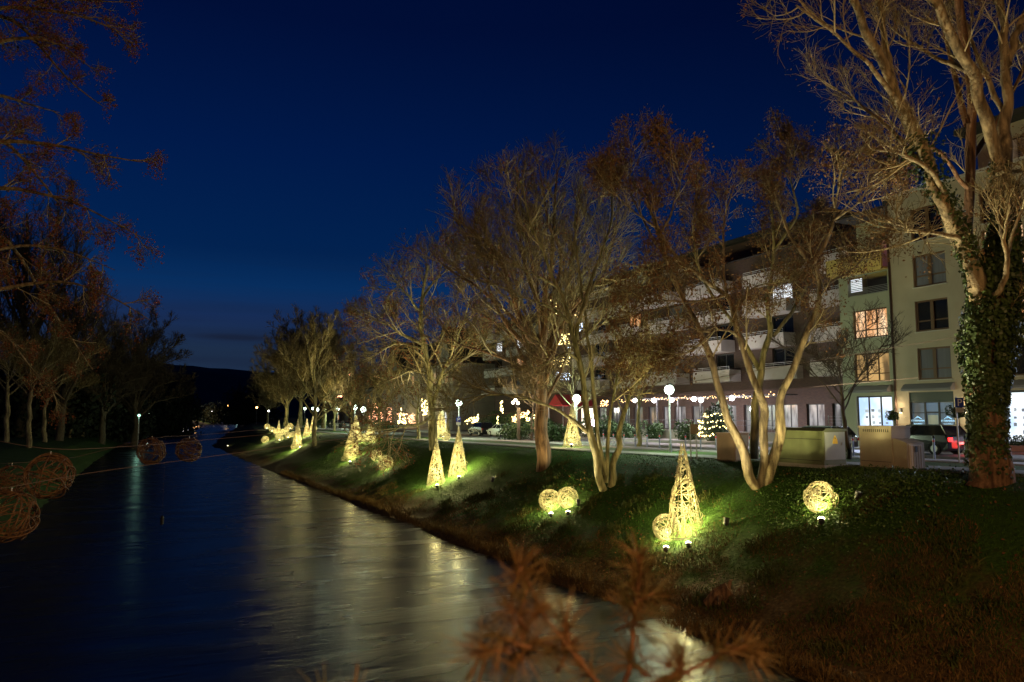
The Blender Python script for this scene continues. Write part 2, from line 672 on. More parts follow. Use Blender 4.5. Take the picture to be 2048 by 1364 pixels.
def make_tree(name, stems, label, group=None, bark=None, twig=None, extra=0, reach=3.2, limbs=9, subs=9, twigs=7, tmin=.25, rmin=.009,
              pods=0, podmat=None, podper=12, podsize=.11, up=.10, cat='tree', seed=None, sublen=1.5, twiglen=.62, podspread=.14, nsk=16, bark0=None, limbm=None):
    """stems: lists of (x,y,z,r). The first point of the first stem is the foot of the tree."""
    rng = np.random.default_rng(seed if seed is not None else abs(hash(label)) % 1000)
    bark, twig = bark or BARK, twig or TWIG
    foot = np.array(stems[0][0][:3], float)
    t = thing(name, foot, label, cat, group)
    SP, SR = [], []
    for st in stems:
        a = resample(st, nsk)
        amp = np.clip(a[:, 3:4] * .5, .0, .10) * rng.normal(size=(nsk, 3))
        amp[0] = 0
        a[:, :3] += amp
        SP.append(a[:, :3])
        SR.append(a[:, 3])
        hi = 44 if a[0, 3] > .12 else 22
        sd = 12 if a[0, 3] > .12 else 6
        ti, th_ = np.linspace(0, 1, nsk), np.linspace(0, 1, hi)
        ah = np.stack([np.interp(th_, ti, a[:, k]) for k in range(4)], 1)
        ah[1:-1] = .25 * ah[:-2] + .5 * ah[1:-1] + .25 * ah[2:]
        v, q = tubes(ah[None, :, :3], ah[None, :, 3], sd)
        c = np.repeat(ah[:, :3], sd, 0)
        rr = (v - c)
        lump = 1 + .30 * vnoise(np.tile(np.arange(sd), hi) * .9 + 17 * len(SP), np.repeat(np.arange(hi), sd) * .45, 3) + .16 * vnoise(np.tile(np.arange(sd), hi) * 2.1, np.repeat(np.arange(hi), sd) * .21 + 9, 4)
        v = c + rr * lump[:, None]
        add_mesh('trunk', mesh_arrays('trunk', v - foot, q, 4, [bark0 if bark0 and len(SP) == 1 else bark], smooth=True), t)
    SP, SR = np.array(SP), np.array(SR)
    P1, R1 = grow(SP, SR, limbs, (tmin, .98), (26, 58), reach, 7, up * 1.3, .10, rmin * 2.6, rng=rng)
    P2, R2 = grow(P1, R1, subs, (.18, .99), (24, 56), sublen, 5, up, .13, rmin * 1.5, rng=rng)
    P3, R3 = grow(P2, R2, twigs, (.2, 1), (22, 58), twiglen, 3, up * .8, .15, rmin, rng=rng, lfall=.35)
    geo = [tubes(P1 - foot, R1, 4), tubes(P2 - foot, R2, 3), tubes(P3 - foot, R3, 3)]
    mi = np.concatenate([np.full(len(g[1]), k) for k, g in enumerate(geo)])
    v, q = cat_geo(geo)
    add_mesh('crown', mesh_arrays('crown', v, q, 4, [limbm or LIMB if twig is TWIG else twig, twig, TIP if twig is TWIG else twig], mi, smooth=True), t, 'stuff')
    if pods:
        v, q = leaf_clumps(np.concatenate([P3]), pods, podper, podsize, podspread, .25, rng)
        add_mesh('foliage', mesh_arrays('foliage', v - foot, q, 4, [podmat or POD]), t, 'stuff')
    return t


def dome_stems(foot, h, r, n, rx, zc, rz, rng, lo=-.55):
    """a trunk whose limbs end on a rounded crown outline"""
    f = np.array(foot, float)
    top = f + np.array([rng.normal() * .02 * h, rng.normal() * .02 * h, h * .72])
    st = [[(*f, r), (*(f + (top - f) * .15), r * .8), (*(f + (top - f) * .5), r * .55), (*top, r * .18)]]
    for k in range(n):
        z = lo + (1 - lo) * (k + .5) / n
        a = k * 2.39996 + rng.normal() * .15
        q = math.sqrt(max(0, 1 - z * z)) * rng.uniform(.82, 1.04)
        e = f + np.array([rx * q * math.cos(a), rx * q * math.sin(a), zc + rz * z * rng.uniform(.9, 1.05)])
        s0 = .26 + .50 * (z - lo) / (1 - lo) * rng.uniform(.75, 1.0)
        b = f + (top - f) * s0
        m1 = b + (e - b) * .38 + np.array([0, 0, .10 * h * (1 - abs(z)) + .02 * h])
        m2 = b + (e - b) * .75 + np.array([0, 0, .06 * h * (1 - abs(z))])
        r0 = r * (1 - s0) * .42
        st.append([(*b, r0), (*m1, r0 * .7), (*m2, r0 * .42), (*e, r0 * .16)])
    return st


def copy_tree(root, loc, label, scale=1.0, rz=0.0, group=None):
    r = root.copy()
    COL.objects.link(r)
    r.location = loc
    r.scale = (scale,) * 3
    r.rotation_euler[2] = rz
    r['label'] = label
    if group:
        r['group'] = group
    WL[r.name] = np.array(loc, float)
    for ch in list(root.children):
        c = ch.copy()
        COL.objects.link(c)
        c.parent = r
    return r


def trace(pts, d0, r0, r1, sag=0, rng=None):
    """a stem along sight lines: (px, py[, depth offset]) with the radius falling from r0 to r1"""
    n = len(pts)
    out = []
    for i, p in enumerate(pts):
        w = at_d(p[0], p[1], d0 + (p[2] if len(p) > 2 else 0))
        out.append((*w, r0 + (r1 - r0) * (i / (n - 1)) ** .8))
    return out


def rand_stems(foot, h, r, n, spread, rng, fork=.3, crook=.12):
    """a trunk and n limbs from its upper half, all round"""
    f = np.array(foot, float)
    lean = rng.normal(size=2) * .04 * h
    top = f + np.array([lean[0], lean[1], h * .82])
    tr = [(*f, r), (*(f + (top - f) * .12), r * .8), (*(f + (top - f) * .4 + np.append(rng.normal(size=2) * crook, 0)), r * .62), (*(f + (top - f) * .7), r * .36), (*(top + np.array([0, 0, h * .1])), r * .1)]
    st = [tr]
    for k in range(n):
        s = fork + (.75 - fork) * (k + rng.random()) / n
        b = f + (top - f) * s
        a = 2 * PI * (k * .381966 + rng.random() * .12)
        L = spread * (1.15 - .65 * (s - fork) / (.75 - fork)) * (.8 + .4 * rng.random())
        d = np.array([math.cos(a), math.sin(a), 0])
        rise = h * (.18 + .30 * rng.random())
        rr = r * (1 - s) * .55
        st.append([(*b, rr), (*(b + d * L * .4 + np.array([0, 0, rise * .45])), rr * .75), (*(b + d * L * .75 + np.array([0, 0, rise * .8])), rr * .5), (*(b + d * L + np.array([0, 0, rise])), rr * .2)])
    return st


# ================================================================== THE SETTING
def steps(*segs):
    out = []
    for a, b, st in segs:
        out.append(np.arange(a, b - 1e-6, st))
    out.append(np.array([segs[-1][1]]))
    return np.concatenate(out)


gx = steps((-700, -60, 40), (-60, -14, 2), (-14, -4, .3), (-4, 10, 1.2), (10, 24, .22), (24, 50, 2), (50, 110, 4), (110, 900, 40))
gy = steps((-60, 6, 4), (6, 70, .32), (70, 130, .8), (130, 200, 2.2), (200, 780, 7), (780, 1600, 60))
GX, GY = np.meshgrid(gx, gy)
GZ = ground_z(GX, GY)
gv = np.stack([GX, GY, GZ], -1).reshape(-1, 3)
nx, ny = len(gx), len(gy)
i, j = np.meshgrid(np.arange(nx - 1), np.arange(ny - 1))
b0 = (j * nx + i).ravel()
gq = np.stack([b0, b0 + 1, b0 + 1 + nx, b0 + nx], -1)


def ground_mat():
    m = bpy.data.materials.new('meadow ground')
    m.use_nodes = True
    t = m.node_tree
    b = t.nodes['Principled BSDF']
    b.inputs['Roughness'].default_value = .95
    b.inputs['Specular IOR Level'].default_value = .15
    g = t.nodes.new('ShaderNodeNewGeometry')
    n1 = t.nodes.new('ShaderNodeTexNoise')
    n1.inputs['Scale'].default_value = .8
    n1.inputs['Detail'].default_value = 8
    n1.inputs['Roughness'].default_value = .7
    n2 = t.nodes.new('ShaderNodeTexNoise')
    n2.inputs['Scale'].default_value = 9
    n2.inputs['Detail'].default_value = 6
    t.links.new(g.outputs['Position'], n1.inputs[0])
    t.links.new(g.outputs['Position'], n2.inputs[0])
    gr = t.nodes.new('ShaderNodeValToRGB')
    gr.color_ramp.elements[0].position = .3
    gr.color_ramp.elements[1].position = .7
    gr.color_ramp.elements[0].color = (.015, .036, .006, 1)
    gr.color_ramp.elements[1].color = (.034, .078, .010, 1)
    t.links.new(n2.outputs['Fac'], gr.inputs[0])
    br = t.nodes.new('ShaderNodeValToRGB')
    br.color_ramp.elements[0].position = .35
    br.color_ramp.elements[1].position = .65
    br.color_ramp.elements[0].color = (.035, .022, .010, 1)
    br.color_ramp.elements[1].color = (.085, .055, .022, 1)
    t.links.new(n2.outputs['Fac'], br.inputs[0])
    # dead reeds and mud grow low on the bank, grass higher up
    at = t.nodes.new('ShaderNodeAttribute')
    at.attribute_name = 'wet'
    ad = t.nodes.new('ShaderNodeMath')
    ad.operation = 'MULTIPLY_ADD'
    t.links.new(n1.outputs['Fac'], ad.inputs[0])
    ad.inputs[1].default_value = 1.5
    t.links.new(at.outputs['Fac'], ad.inputs[2])
    mr_ = t.nodes.new('ShaderNodeMapRange')
    mr_.inputs['From Min'].default_value = .9
    mr_.inputs['From Max'].default_value = 1.25
    t.links.new(ad.outputs[0], mr_.inputs['Value'])
    mx = t.nodes.new('ShaderNodeMixRGB')
    t.links.new(mr_.outputs[0], mx.inputs[0])
    t.links.new(gr.outputs[0], mx.inputs[1])
    t.links.new(br.outputs[0], mx.inputs[2])
    t.links.new(mx.outputs[0], b.inputs['Base Color'])
    bm = t.nodes.new('ShaderNodeBump')
    bm.inputs['Strength'].default_value = .8
    bm.inputs['Distance'].default_value = .06
    t.links.new(n2.outputs['Fac'], bm.inputs['Height'])
    t.links.new(bm.outputs[0], b.inputs['Normal'])
    return m


def wetness(x, y):
    s = x - xr(y)
    near = np.interp(y, [14, 26, 40], [1, .3, .05])
    return np.interp(s, [-1, 1.2, 3.4, 7, 9], [.75, .55, -.22, -.4, -.8]) + near * np.interp(s, [0, 4.5, 7.5, 9], [.4, .6, .2, -.1]) - 2 * (s < -8) * 1.0


gme = mesh_arrays('ground', gv, gq, 4, [ground_mat()], smooth=True)
ga_ = gme.attributes.new('wet', 'FLOAT', 'POINT')
ga_.data.foreach_set('value', wetness(GX, GY).ravel().astype(np.float32))
add_mesh('ground', gme, kind='structure')

# hills behind the far end of the valley
hb = []
ang = np.radians(np.linspace(-40, 60, 90))
az = np.degrees(ang)
ridge = 2600 * np.interp(az, [-40, -16, -8, -5.6, -2.5, 0, 3, 6, 9, 14, 30, 60], [.030, .036, .043, .054, .064, .067, .062, .057, .056, .055, .05, .05])
ridge = ridge + 9 * vnoise(az * 1.3, az * 0, 5) + 5 * vnoise(az * 5, az * 0, 6)
rows = []
for k, (rr, hf) in enumerate(((1500, 0), (1900, .35), (2300, .75), (2600, 1.0), (2900, .9))):
    rows.append(np.stack([np.sin(ang) * rr, np.cos(ang) * rr, 2 + ridge * hf + (12 * vnoise(az * 2, az * 0 + k, 9) if 0 < k < 3 else 0)], -1))
hv = np.array(rows).reshape(-1, 3)
n_ = len(ang)
hq = np.array([[r * n_ + c, r * n_ + c + 1, (r + 1) * n_ + c + 1, (r + 1) * n_ + c] for r in range(4) for c in range(n_ - 1)])
add_mesh('hills', mesh_arrays('hills', hv, hq, 4, [mat('wooded hill', (.055, .05, .05), .95, (.01, (.075, .07, .065), 5))], smooth=True), kind='structure')  # hill colour raised to stand in for the haze of distance


def water_mat():
    m = bpy.data.materials.new('river water')
    m.use_nodes = True
    t = m.node_tree
    b = t.nodes['Principled BSDF']
    b.inputs['Base Color'].default_value = (.004, .006, .007, 1)
    b.inputs['Roughness'].default_value = .13
    b.inputs['IOR'].default_value = 1.33
    b.inputs['Specular IOR Level'].default_value = .47
    g = t.nodes.new('ShaderNodeNewGeometry')
    mp = t.nodes.new('ShaderNodeMapping')
    mp.inputs['Scale'].default_value = (.55, 1.9, 1)
    mp.inputs['Rotation'].default_value = (0, 0, math.radians(-22))
    t.links.new(g.outputs['Position'], mp.inputs[0])
    n = t.nodes.new('ShaderNodeTexNoise')
    n.inputs['Scale'].default_value = 2.2
    n.inputs['Detail'].default_value = 4
    n.inputs['Distortion'].default_value = .6
    t.links.new(mp.outputs[0], n.inputs[0])
    n2 = t.nodes.new('ShaderNodeTexNoise')
    n2.inputs['Scale'].default_value = .33
    n2.inputs['Detail'].default_value = 3
    t.links.new(mp.outputs[0], n2.inputs[0])
    mx = t.nodes.new('ShaderNodeMath')
    mx.operation = 'MULTIPLY_ADD'
    t.links.new(n2.outputs['Fac'], mx.inputs[0])
    mx.inputs[1].default_value = 3.0
    t.links.new(n.outputs['Fac'], mx.inputs[2])
    bm = t.nodes.new('ShaderNodeBump')
    bm.inputs['Strength'].default_value = .16
    bm.inputs['Distance'].default_value = .10
    t.links.new(mx.outputs[0], bm.inputs['Height'])
    t.links.new(bm.outputs[0], b.inputs['Normal'])
    # calm and ruffled stretches
    rr = t.nodes.new('ShaderNodeMapRange')
    rr.inputs['From Min'].default_value = .35
    rr.inputs['From Max'].default_value = .7
    rr.inputs['To Min'].default_value = .19
    rr.inputs['To Max'].default_value = .33
    t.links.new(n2.outputs['Fac'], rr.inputs['Value'])
    t.links.new(rr.outputs[0], b.inputs['Roughness'])
    return m


wy = steps((-60, 40, 20), (40, 700, 20))
wv, wq = [], []
for k, y in enumerate(wy):
    wv += [(float(xl(y)) - 3, y, 0), (float(xr(y)) + 3, y, 0)]
    if k:
        wq.append((2 * k - 2, 2 * k - 1, 2 * k + 1, 2 * k))
add_mesh('river_water', mesh_arrays('river_water', np.array(wv), np.array(wq), 4, [water_mat()]), kind='structure')


def strip(name, x0, x1, y0, y1, dz, m, kind='structure', thick=0.0, st=2.0):
    ys = np.arange(y0, y1 + st * .5, st)
    v, q = [], []
    for k, y in enumerate(ys):
        z = float(zs(y)) + dz
        v += [(x0, y, z), (x1, y, z), (x0, y, z - thick - .02), (x1, y, z - thick - .02)]
        if k:
            a, b = 4 * k - 4, 4 * k
            q += [(a, a + 1, b + 1, b), (a + 2, a, b, b + 2), (a + 1, a + 3, b + 3, b + 1)]
    return add_mesh(name, mesh_arrays(name, np.array(v), np.array(q), 4, [m]), kind=kind)


ASPH = mat('asphalt', (.055, .054, .056), .75, (3, (.075, .073, .074), 6), bump=.3, bscale=60, coord='Object')
PAVE = mat('paving', (.24, .22, .22), .8, (1.2, (.18, .165, .165), 6), bump=.2)
PATHM = mat('footpath surface', (.055, .053, .048), .85, (2, (.075, .07, .062), 6), bump=.3)
strip('footpath', 23.3, 26.2, 6, 190, .008, PATHM)
strip('pavement', 28.9, 31.1, 6, 190, .012, PAVE)
strip('kerb', 31.1, 31.28, 6, 190, .016, CONC, thick=.1)
strip('road', 31.28, 38.6, 6, 190, .006, mat('road asphalt', (.085, .082, .085), .6, (3, (.12, .115, .118), 6), bump=.25, bscale=60))
strip('far_kerb', 38.6, 38.78, 6, 190, .11, CONC, thick=.1)
strip('far_pavement', 38.78, 50.9, 6, 190, .105, PAVE, thick=.1)

# ================================================================== BUILDINGS
def wall_open(mb, x, y0, y1, z0, z1, holes, depth=.22):
    """front wall on the plane x facing the river with real openings and reveals; holes (y0,y1,z0,z1)"""
    ys = sorted({y0, y1, *[h[0] for h in holes], *[h[1] for h in holes]})
    zz = sorted({z0, z1, *[h[2] for h in holes], *[h[3] for h in holes]})
    for a, b in zip(ys[:-1], ys[1:]):
        for c, d in zip(zz[:-1], zz[1:]):
            my, mz = (a + b) / 2, (c + d) / 2
            if not any(h[0] < my < h[1] and h[2] < mz < h[3] for h in holes):
                mb.poly((x, b, c), (x, a, c), (x, a, d), (x, b, d))
    for a, b, c, d in holes:
        X = x + depth
        mb.poly((x, a, c), (X, a, c), (X, a, d), (x, a, d))
        mb.poly((x, b, c), (x, b, d), (X, b, d), (X, b, c))
        mb.poly((x, a, c), (x, b, c), (X, b, c), (X, a, c))
        mb.poly((x, a, d), (X, a, d), (X, b, d), (x, b, d))


def window(parent, x, y0, y1, z0, z1, frame, pane, nv=2, nh=1, low=None, bar=.07, sill=None, depth=.22, pane_label=None):
    """frame with mullions (part) > pane (sub-part); low: height fraction of a transom"""
    f = MB()
    xa, xb = x + depth - .10, x + depth - .02
    f.box(xa, xb, y0, y0 + bar, z0, z1).box(xa, xb, y1 - bar, y1, z0, z1)
    f.box(xa, xb, y0 + bar, y1 - bar, z0, z0 + bar).box(xa, xb, y0 + bar, y1 - bar, z1 - bar, z1)
    for k in range(1, nv):
        c = y0 + (y1 - y0) * k / nv
        f.box(xa + .01, xb, c - bar * .55, c + bar * .55, z0 + bar, z1 - bar)
    if low:
        c = z0 + (z1 - z0) * low
        f.box(xa + .02, xb, y0 + bar, y1 - bar, c - bar * .4, c + bar * .4)
    fo = f.build('window', frame, parent)
    p = MB().poly((xb - .03, y1 - bar * .5, z0 + .02), (xb - .03, y0 + bar * .5, z0 + .02), (xb - .03, y0 + bar * .5, z1 - .02), (xb - .03, y1 - bar * .5, z1 - .02))
    po = p.build('pane', pane, fo)
    if pane_label:
        po['label'] = pane_label
    if sill:
        MB().box(x - .07, x + .06, y0 - .05, y1 + .05, z0 - .06, z0 - .004).build('sill', sill, fo)
    return fo


ROOM_WARM = room_mat('warm lit room', (.62, .26, .09), (1.0, .70, .42), 1.25, 1.6)
ROOM_AMBER = room_mat('amber lit room', (.14, .07, .02), (.85, .50, .17), .75, 1.7)
ROOM_WHITE = room_mat('white lit blind', (.75, .80, .85), (1, 1, 1), 1.15, 3, (1, 1, 6))
ROOM_DIM = room_mat('dim curtained room', (.012, .014, .013), (.04, .043, .04), .45, 2.0, (1, 5, .2))
ROOM_ORANGE = room_mat('orange lit room', (.5, .16, .04), (1, .62, .3), .9, 2.4)
SHOPGLOW = room_mat('bright shop interior', (.42, .62, .95), (.86, .94, 1.0), 1.3, 1.0, (1, .8, .5))
SHOPDIM = room_mat('dim shop interior', (.018, .032, .05), (.09, .15, .22), .8, 1.4, (1, 1.4, .4))

# ---- the rendered corner building with the estate agent's shop
FX = 41.0
B1 = thing('apartment_building', (FX, 27, float(zs(27))), 'cream rendered corner apartment block with brightly lit shop windows at street level', 'building')
mb = MB()
zb = 3.9
wins = [(27.45, 29.5, 8.06, 9.93), (27.45, 29.5, 10.91, 12.75), (27.45, 29.5, 13.58, 15.49), (27.45, 29.5, 16.35, 18.36),
        (23.1, 25.3, 13.9, 16.1), (23.1, 25.3, 10.95, 12.9), (23.1, 25.3, 8.06, 9.93), (23.1, 25.3, 16.5, 18.4)]
door = (27.42, 30.2, zb + .08, 7.35)
shop2 = (8.4, 25.3, 4.5, 7.3)
wall_open(mb, FX, 6.0, 31.2, zb, 19.4, wins + [door, shop2])
mb.box(FX + .5, 54, 6.0, 31.0, zb, 19.38)
mb.build('wall', PLASTER, B1)
ml = MB()
litA, litB = (31.5, 34.0, 10.90, 12.72), (31.5, 34.05, 8.1, 9.92)
shop1 = (31.45, 34.05, 4.35, 7.2)
log3 = (31.35, 34.3, 13.7, 15.0)
wall_open(ml, FX + .12, 31.2, 35.0, zb, 15.2, [litA, litB, shop1, log3], .22)
ml.poly((FX + .12, 31.2, zb), (FX, 31.2, zb), (FX, 31.2, 19.4), (FX + .12, 31.2, 19.4))
ml.poly((FX + .12, 35, zb), (FX + .12, 35, 15.2), (54, 35, 15.2), (54, 35, zb))
ml.poly((FX + .12, 31.2, 15.2), (FX + .12, 35, 15.2), (FX + 2.2, 35, 15.2), (FX + 2.2, 31.2, 15.2))
wall_open(ml, FX + 1.9, 31.2, 34.9, 15.2, 18.9, [(31.4, 33.2, 15.3, 17.5)], .2)
ml.build('wall', PLASTER_LAMPGREEN, B1, label='rendered wall of the narrower bay, street lamp green put into its colour')
MB().box(FX + 2.3, 54, 31.2, 34.9, 15.25, 18.9).build('wall', PLASTER, B1)
# parapet, roof, set-back top storey
MB().box(FX - .14, FX + .35, 6.0, 31.3, 19.4, 19.56).build('cornice', STONEW, B1)
MB().box(FX - .1, 54, 31.35, 35.15, 18.92, 19.08).build('roof', ROOFM, B1)
mt = MB()
tz = (19.6, 22.4)
wall_open(mt, FX + 2.2, 6, 26.6, tz[0], tz[1], [(21.2, 25.9, 20.25, 21.5)], .15)
mt.poly((FX + 2.2, 26.6, tz[0]), (FX + 2.2, 26.6, tz[1]), (54, 26.6, tz[1]), (54, 26.6, tz[0]))
mt.build('top_storey', PLASTER, B1)
MB().box(FX + 1.2, 54.5, 5.5, 27.3, 22.41, 22.75).build('roof', ROOFM, B1)
tw = window(B1, FX + 2.2, 21.2, 25.9, 20.25, 21.5, FRAMED, room_mat('blind lit from within', (.05, .03, .015), (.42, .29, .17), .5, 2, (1, .6, .6)), nv=3, depth=.15)
for k in range(11):
    MB().box(FX + 2.21, FX + 2.225, 21.3, 25.8, 20.3 + k * .108, 20.345 + k * .108).build('slat', mat('blind slat', (.25, .2, .15), .6), B1)
# windows of the long wall: pairs with a broad brown post between them
for k, wd in enumerate(wins):
    y0, y1, z0, z1 = wd
    lit = {4: ROOM_WARM, 5: ROOM_ORANGE}.get(k)
    pane = lit or (ROOM_DIM if k in (0, 2) else GLASSD)
    window(B1, FX, y0, y1, z0, z1, FRAMEB, pane, nv=2, low=.34 if k < 4 else None, bar=.10, sill=STONEW)
    if k < 4:
        MB().box(FX + .06, FX + .11, y0 + .92, y1 - .92, z0 + .11, z1 - .11).build('window_post', FRAMEB, B1)
window(B1, FX + .12, *litA, FRAMEB, ROOM_WARM, nv=3, low=.28, bar=.08, sill=STONEW, pane_label='brightly lit pane with warm room behind')
window(B1, FX + .12, *litB, FRAMEB, ROOM_AMBER, nv=3, low=.28, bar=.08, sill=STONEW, pane_label='amber lit pane with dark curtains')
# loggia and ochre balcony of the bay
lg = MB().box(FX + 2.0, FX + 2.05, 31.35, 34.3, 13.3, 15.0).build('loggia_back', FRAMED, B1)
for k in range(5):
    MB().box(FX + .2, FX + .23, 31.4, 34.25, 13.74 + k * .1, 13.77 + k * .1).build('rail', METAL, B1)
for k in range(8):
    MB().box(FX + .30, FX + .33, 33.35, 34.2, 14.0 + k * .11, 14.06 + k * .11).build('slat', mat('lit blind slat', (.6, .6, .6), .5, emit=(.85, .92, 1), estr=.9), B1)
MB().box(FX - .55, FX - .42, 31.22, 35.4, 15.15, 16.22).box(FX - .42, FX + .3, 35.27, 35.4, 15.15, 16.22).box(FX - .42, FX + 1.9, 31.22, 35.25, 15.05, 15.19).build('balcony', YELLOWP, B1)
window(B1, FX + 1.9, 31.4, 33.2, 15.3, 17.5, FRAMED, room_mat('rose lit room', (.10, .03, .03), (.45, .16, .15), .55, 1.5), nv=2, depth=.2)
# down pipe
MB().tube([(FX - .07, 31.05, zb + .1), (FX - .07, 31.05, 19.0)], .065, 8).build('down_pipe', mat('dark copper', (.05, .03, .022), .6), B1)
MB().box(FX - .2, FX - .005, 30.9, 31.2, 18.95, 19.3).build('rain_head', FRAMED, B1)
# plinth
for a, b in ((30.22, 31.18), (25.35, 27.4), (6, 8.3)):
    MB().box(FX - .035, FX - .004, a, b, zb, 5.5).build('plinth', mat('plinth render', (.33, .27, .19), .85, (2, (.28, .23, .165), 5)), B1)
# shop front: awning boxes, glazing, door
for a, b in ((27.3, 30.4), (31.35, 34.2), (8.2, 25.5)):
    MB().prism([(FX - .42, 7.42), (FX - .004, 7.42), (FX - .004, 7.85), (FX - .18, 7.8), (FX - .42, 7.55)], 1, a, b).build('awning_box', mat('awning grey', (.16, .16, .17), .6), B1)
sw = window(B1, FX + .12, *shop1, FRAMED, SHOPGLOW, nv=3, bar=.09, depth=.22, pane_label='glowing blue white shop pane hung with posters')
sw2 = window(B1, FX, *shop2, FRAMED, SHOPGLOW, nv=8, bar=.12, depth=.22, pane_label='glowing blue white shop pane hung with posters')
PM = [mat('poster paper', (.55, .58, .62), .6, emit=(.6, .72, .9), estr=.42), mat('poster picture', (.08, .09, .1), .6, (14, (.25, .22, .2), 3), emit=(.22, .28, .36), estr=.6)]
pq = bpy.data.meshes.new('poster')
pq.from_pydata([(0, .13, -.1), (0, -.13, -.1), (0, -.13, .1), (0, .13, .1)], [], [(0, 1, 2, 3)])
pq.materials.append(PM[1])
pq2 = pq.copy()
pq2.materials[0] = PM[0]
for (yy0, yy1, fo, xx) in ((31.75, 33.9, sw, FX + .12), (8.8, 25.1, sw2, FX)):
    for col in range(int((yy1 - yy0) / .46)):
        for row in range(5):
            if random.random() < .16:
                continue
            p = add_mesh('poster', pq if random.random() < .5 else pq2, fo, wl_=WL[fo.name])
            p.scale = (1, random.uniform(.5, 1.05), random.uniform(.5, 1.05))
            p.location = np.array((xx + .09, yy0 + .2 + col * .46 + random.uniform(-.03, .03), 4.75 + row * .38 + random.uniform(-.03, .03))) - WL[fo.name]
MB().box(FX + .06, FX + .16, 27.42, 30.2, 6.75, 7.34).build('fanlight_board', mat('green board', (.035, .05, .045), .6), B1)
dw = MB()
y0, y1, z0, z1 = door
for a, b in ((y0, y0 + .09), (28.33, 28.43), (29.2, 29.3), (y1 - .09, y1)):
    dw.box(FX + .06, FX + .16, a, b, z0, 6.74)
dw.box(FX + .07, FX + .15, y0 + .09, 28.33, 6.1, 6.16).box(FX + .07, FX + .15, 28.43, 29.2, 6.1, 6.2).box(FX + .07, FX + .15, 29.3, y1 - .09, 6.1, 6.16)
dw.box(FX + .07, FX + .15, 28.43, 29.2, z0, z0 + .25)
do = dw.build('shop_door', FRAMED, B1)
MB().poly((FX + .13, y1 - .05, z0), (FX + .13, y0 + .05, z0), (FX + .13, y0 + .05, 6.72), (FX + .13, y1 - .05, 6.72)).build('pane', SHOPDIM, do)
MB().box(FX + .12, FX + .125, 28.5, 29.12, 4.9, 6.0).build('notice', mat('pale notice', (.4, .42, .36), .7, emit=(.5, .58, .48), estr=.14), do)
MB().box(FX + .02, FX + .06, 29.08, 29.14, 4.9, 5.3).build('handle', METAL, do)
SIGN = mat('lit lettering', (.4, .5, .6), .5, emit=(.35, .72, 1.0), estr=1.1)


def lettering(parent, text, loc, size, m, rot, name='lettering', extrude=.004, align='CENTER'):
    cu = bpy.data.curves.new(name, 'FONT')
    cu.body = text
    cu.size = size
    cu.extrude = extrude
    cu.align_x = align
    cu.materials.append(m)
    tmp = bpy.data.objects.new(name, cu)
    COL.objects.link(tmp)
    me = bpy.data.meshes.new_from_object(tmp.evaluated_get(bpy.context.evaluated_depsgraph_get()))
    bpy.data.objects.remove(tmp)
    o = bpy.data.objects.new(name, me)
    link(o, parent, WL[parent.name])
    o.location = np.array(loc) - WL[parent.name]
    o.rotation_euler = rot
    return o


RIV = (PI / 2, 0, -PI / 2)      # lettering that faces the river
for cyy in (29.72, 27.86):
    lettering(do, 'ETTERMANN', (FX + .045, cyy, 5.62), .145, SIGN, RIV)
    lettering(do, 'Immobilien', (FX + .045, cyy, 5.45), .12, SIGN, RIV)
    g = MB()
    for a, b in (((cyy + .22, 5.77), (cyy + .02, 5.93)), ((cyy + .02, 5.93), (cyy - .24, 5.77)), ((cyy + .08, 5.81), (cyy - .02, 5.88)), ((cyy - .02, 5.88), (cyy - .16, 5.80))):
        g.tube([(FX + .045, a[0], a[1]), (FX + .045, b[0], b[1])], .014, 4)
    g.build('roof_emblem', SIGN, do)
# wall lamps beside the door and between the shops
for yy in (30.75, 26.75):
    wlb = MB().box(FX - .14, FX - .006, yy - .06, yy + .06, 6.15, 6.4).build('wall_lamp', METAL, B1)
    MB().box(FX - .13, FX - .02, yy - .05, yy + .05, 6.135, 6.149).build('lens', BULB_F, wlb)
    lamp(wlb, (FX - .32, yy, 5.9), 55, (1, .78, .48), size=.05)
    lamp(wlb, (FX - .2, yy, 6.62), 38, (1, .74, .42), size=.05)
# light that falls out of the shop windows
for yy, pw, w_ in ((32.7, 900, 2.4), (15.5, 4200, 12.0)):
    l = bpy.data.lights.new('shop_light', 'AREA')
    l.shape = 'RECTANGLE'
    l.size, l.size_y = w_, 2.4
    l.energy = pw * .35
    l.color = (.62, .74, 1.0)
    o = bpy.data.objects.new('shop_light', l)
    link(o, B1, WL[B1.name])
    o.location = np.array((FX - .5, yy, 6.2)) - WL[B1.name]
    o.rotation_euler = (0, math.radians(65), 0)

# ---- the long brick block with white balconies
BX = 51.0
B2 = thing('balcony_block', (BX, 60, float(zs(60))), 'long brick apartment block with rows of white concrete balconies behind the trees', 'building')
z0 = 3.2
Y0, Y1 = 36.0, 112.0
bays = np.arange(40.5, 110, 7.6)
holes = []
for f in range(4):
    zf = 6.9 + 2.9 * f
    for b in bays:
        holes.append((b + .3, b + 2.9, zf + .1 + (2.9 if f >= 0 else 0), zf + 2.2 + 2.9))
holes = [h for h in holes if h[3] < 20.6]
ghol = [(b + o_, b + o_ + w_, zs(b) + l_, 6.95) for b in bays for o_, w_, l_ in ((.2, 1.9, .2), (2.8, 1.3, .9), (4.9, 1.9, .2)) if b < 100]
m2 = MB()
wall_open(m2, BX, Y0, Y1, z0, 20.9, holes + ghol, .3)
m2.poly((BX, Y1, z0), (BX, Y1, 20.9), (66, Y1, 20.9), (66, Y1, z0))
m2.poly((BX, Y0, z0), (66, Y0, z0), (66, Y0, 20.9), (BX, Y0, 20.9))
m2.poly((BX, Y0, 20.9), (66, Y0, 20.9), (66, Y1, 20.9), (BX, Y1, 20.9))
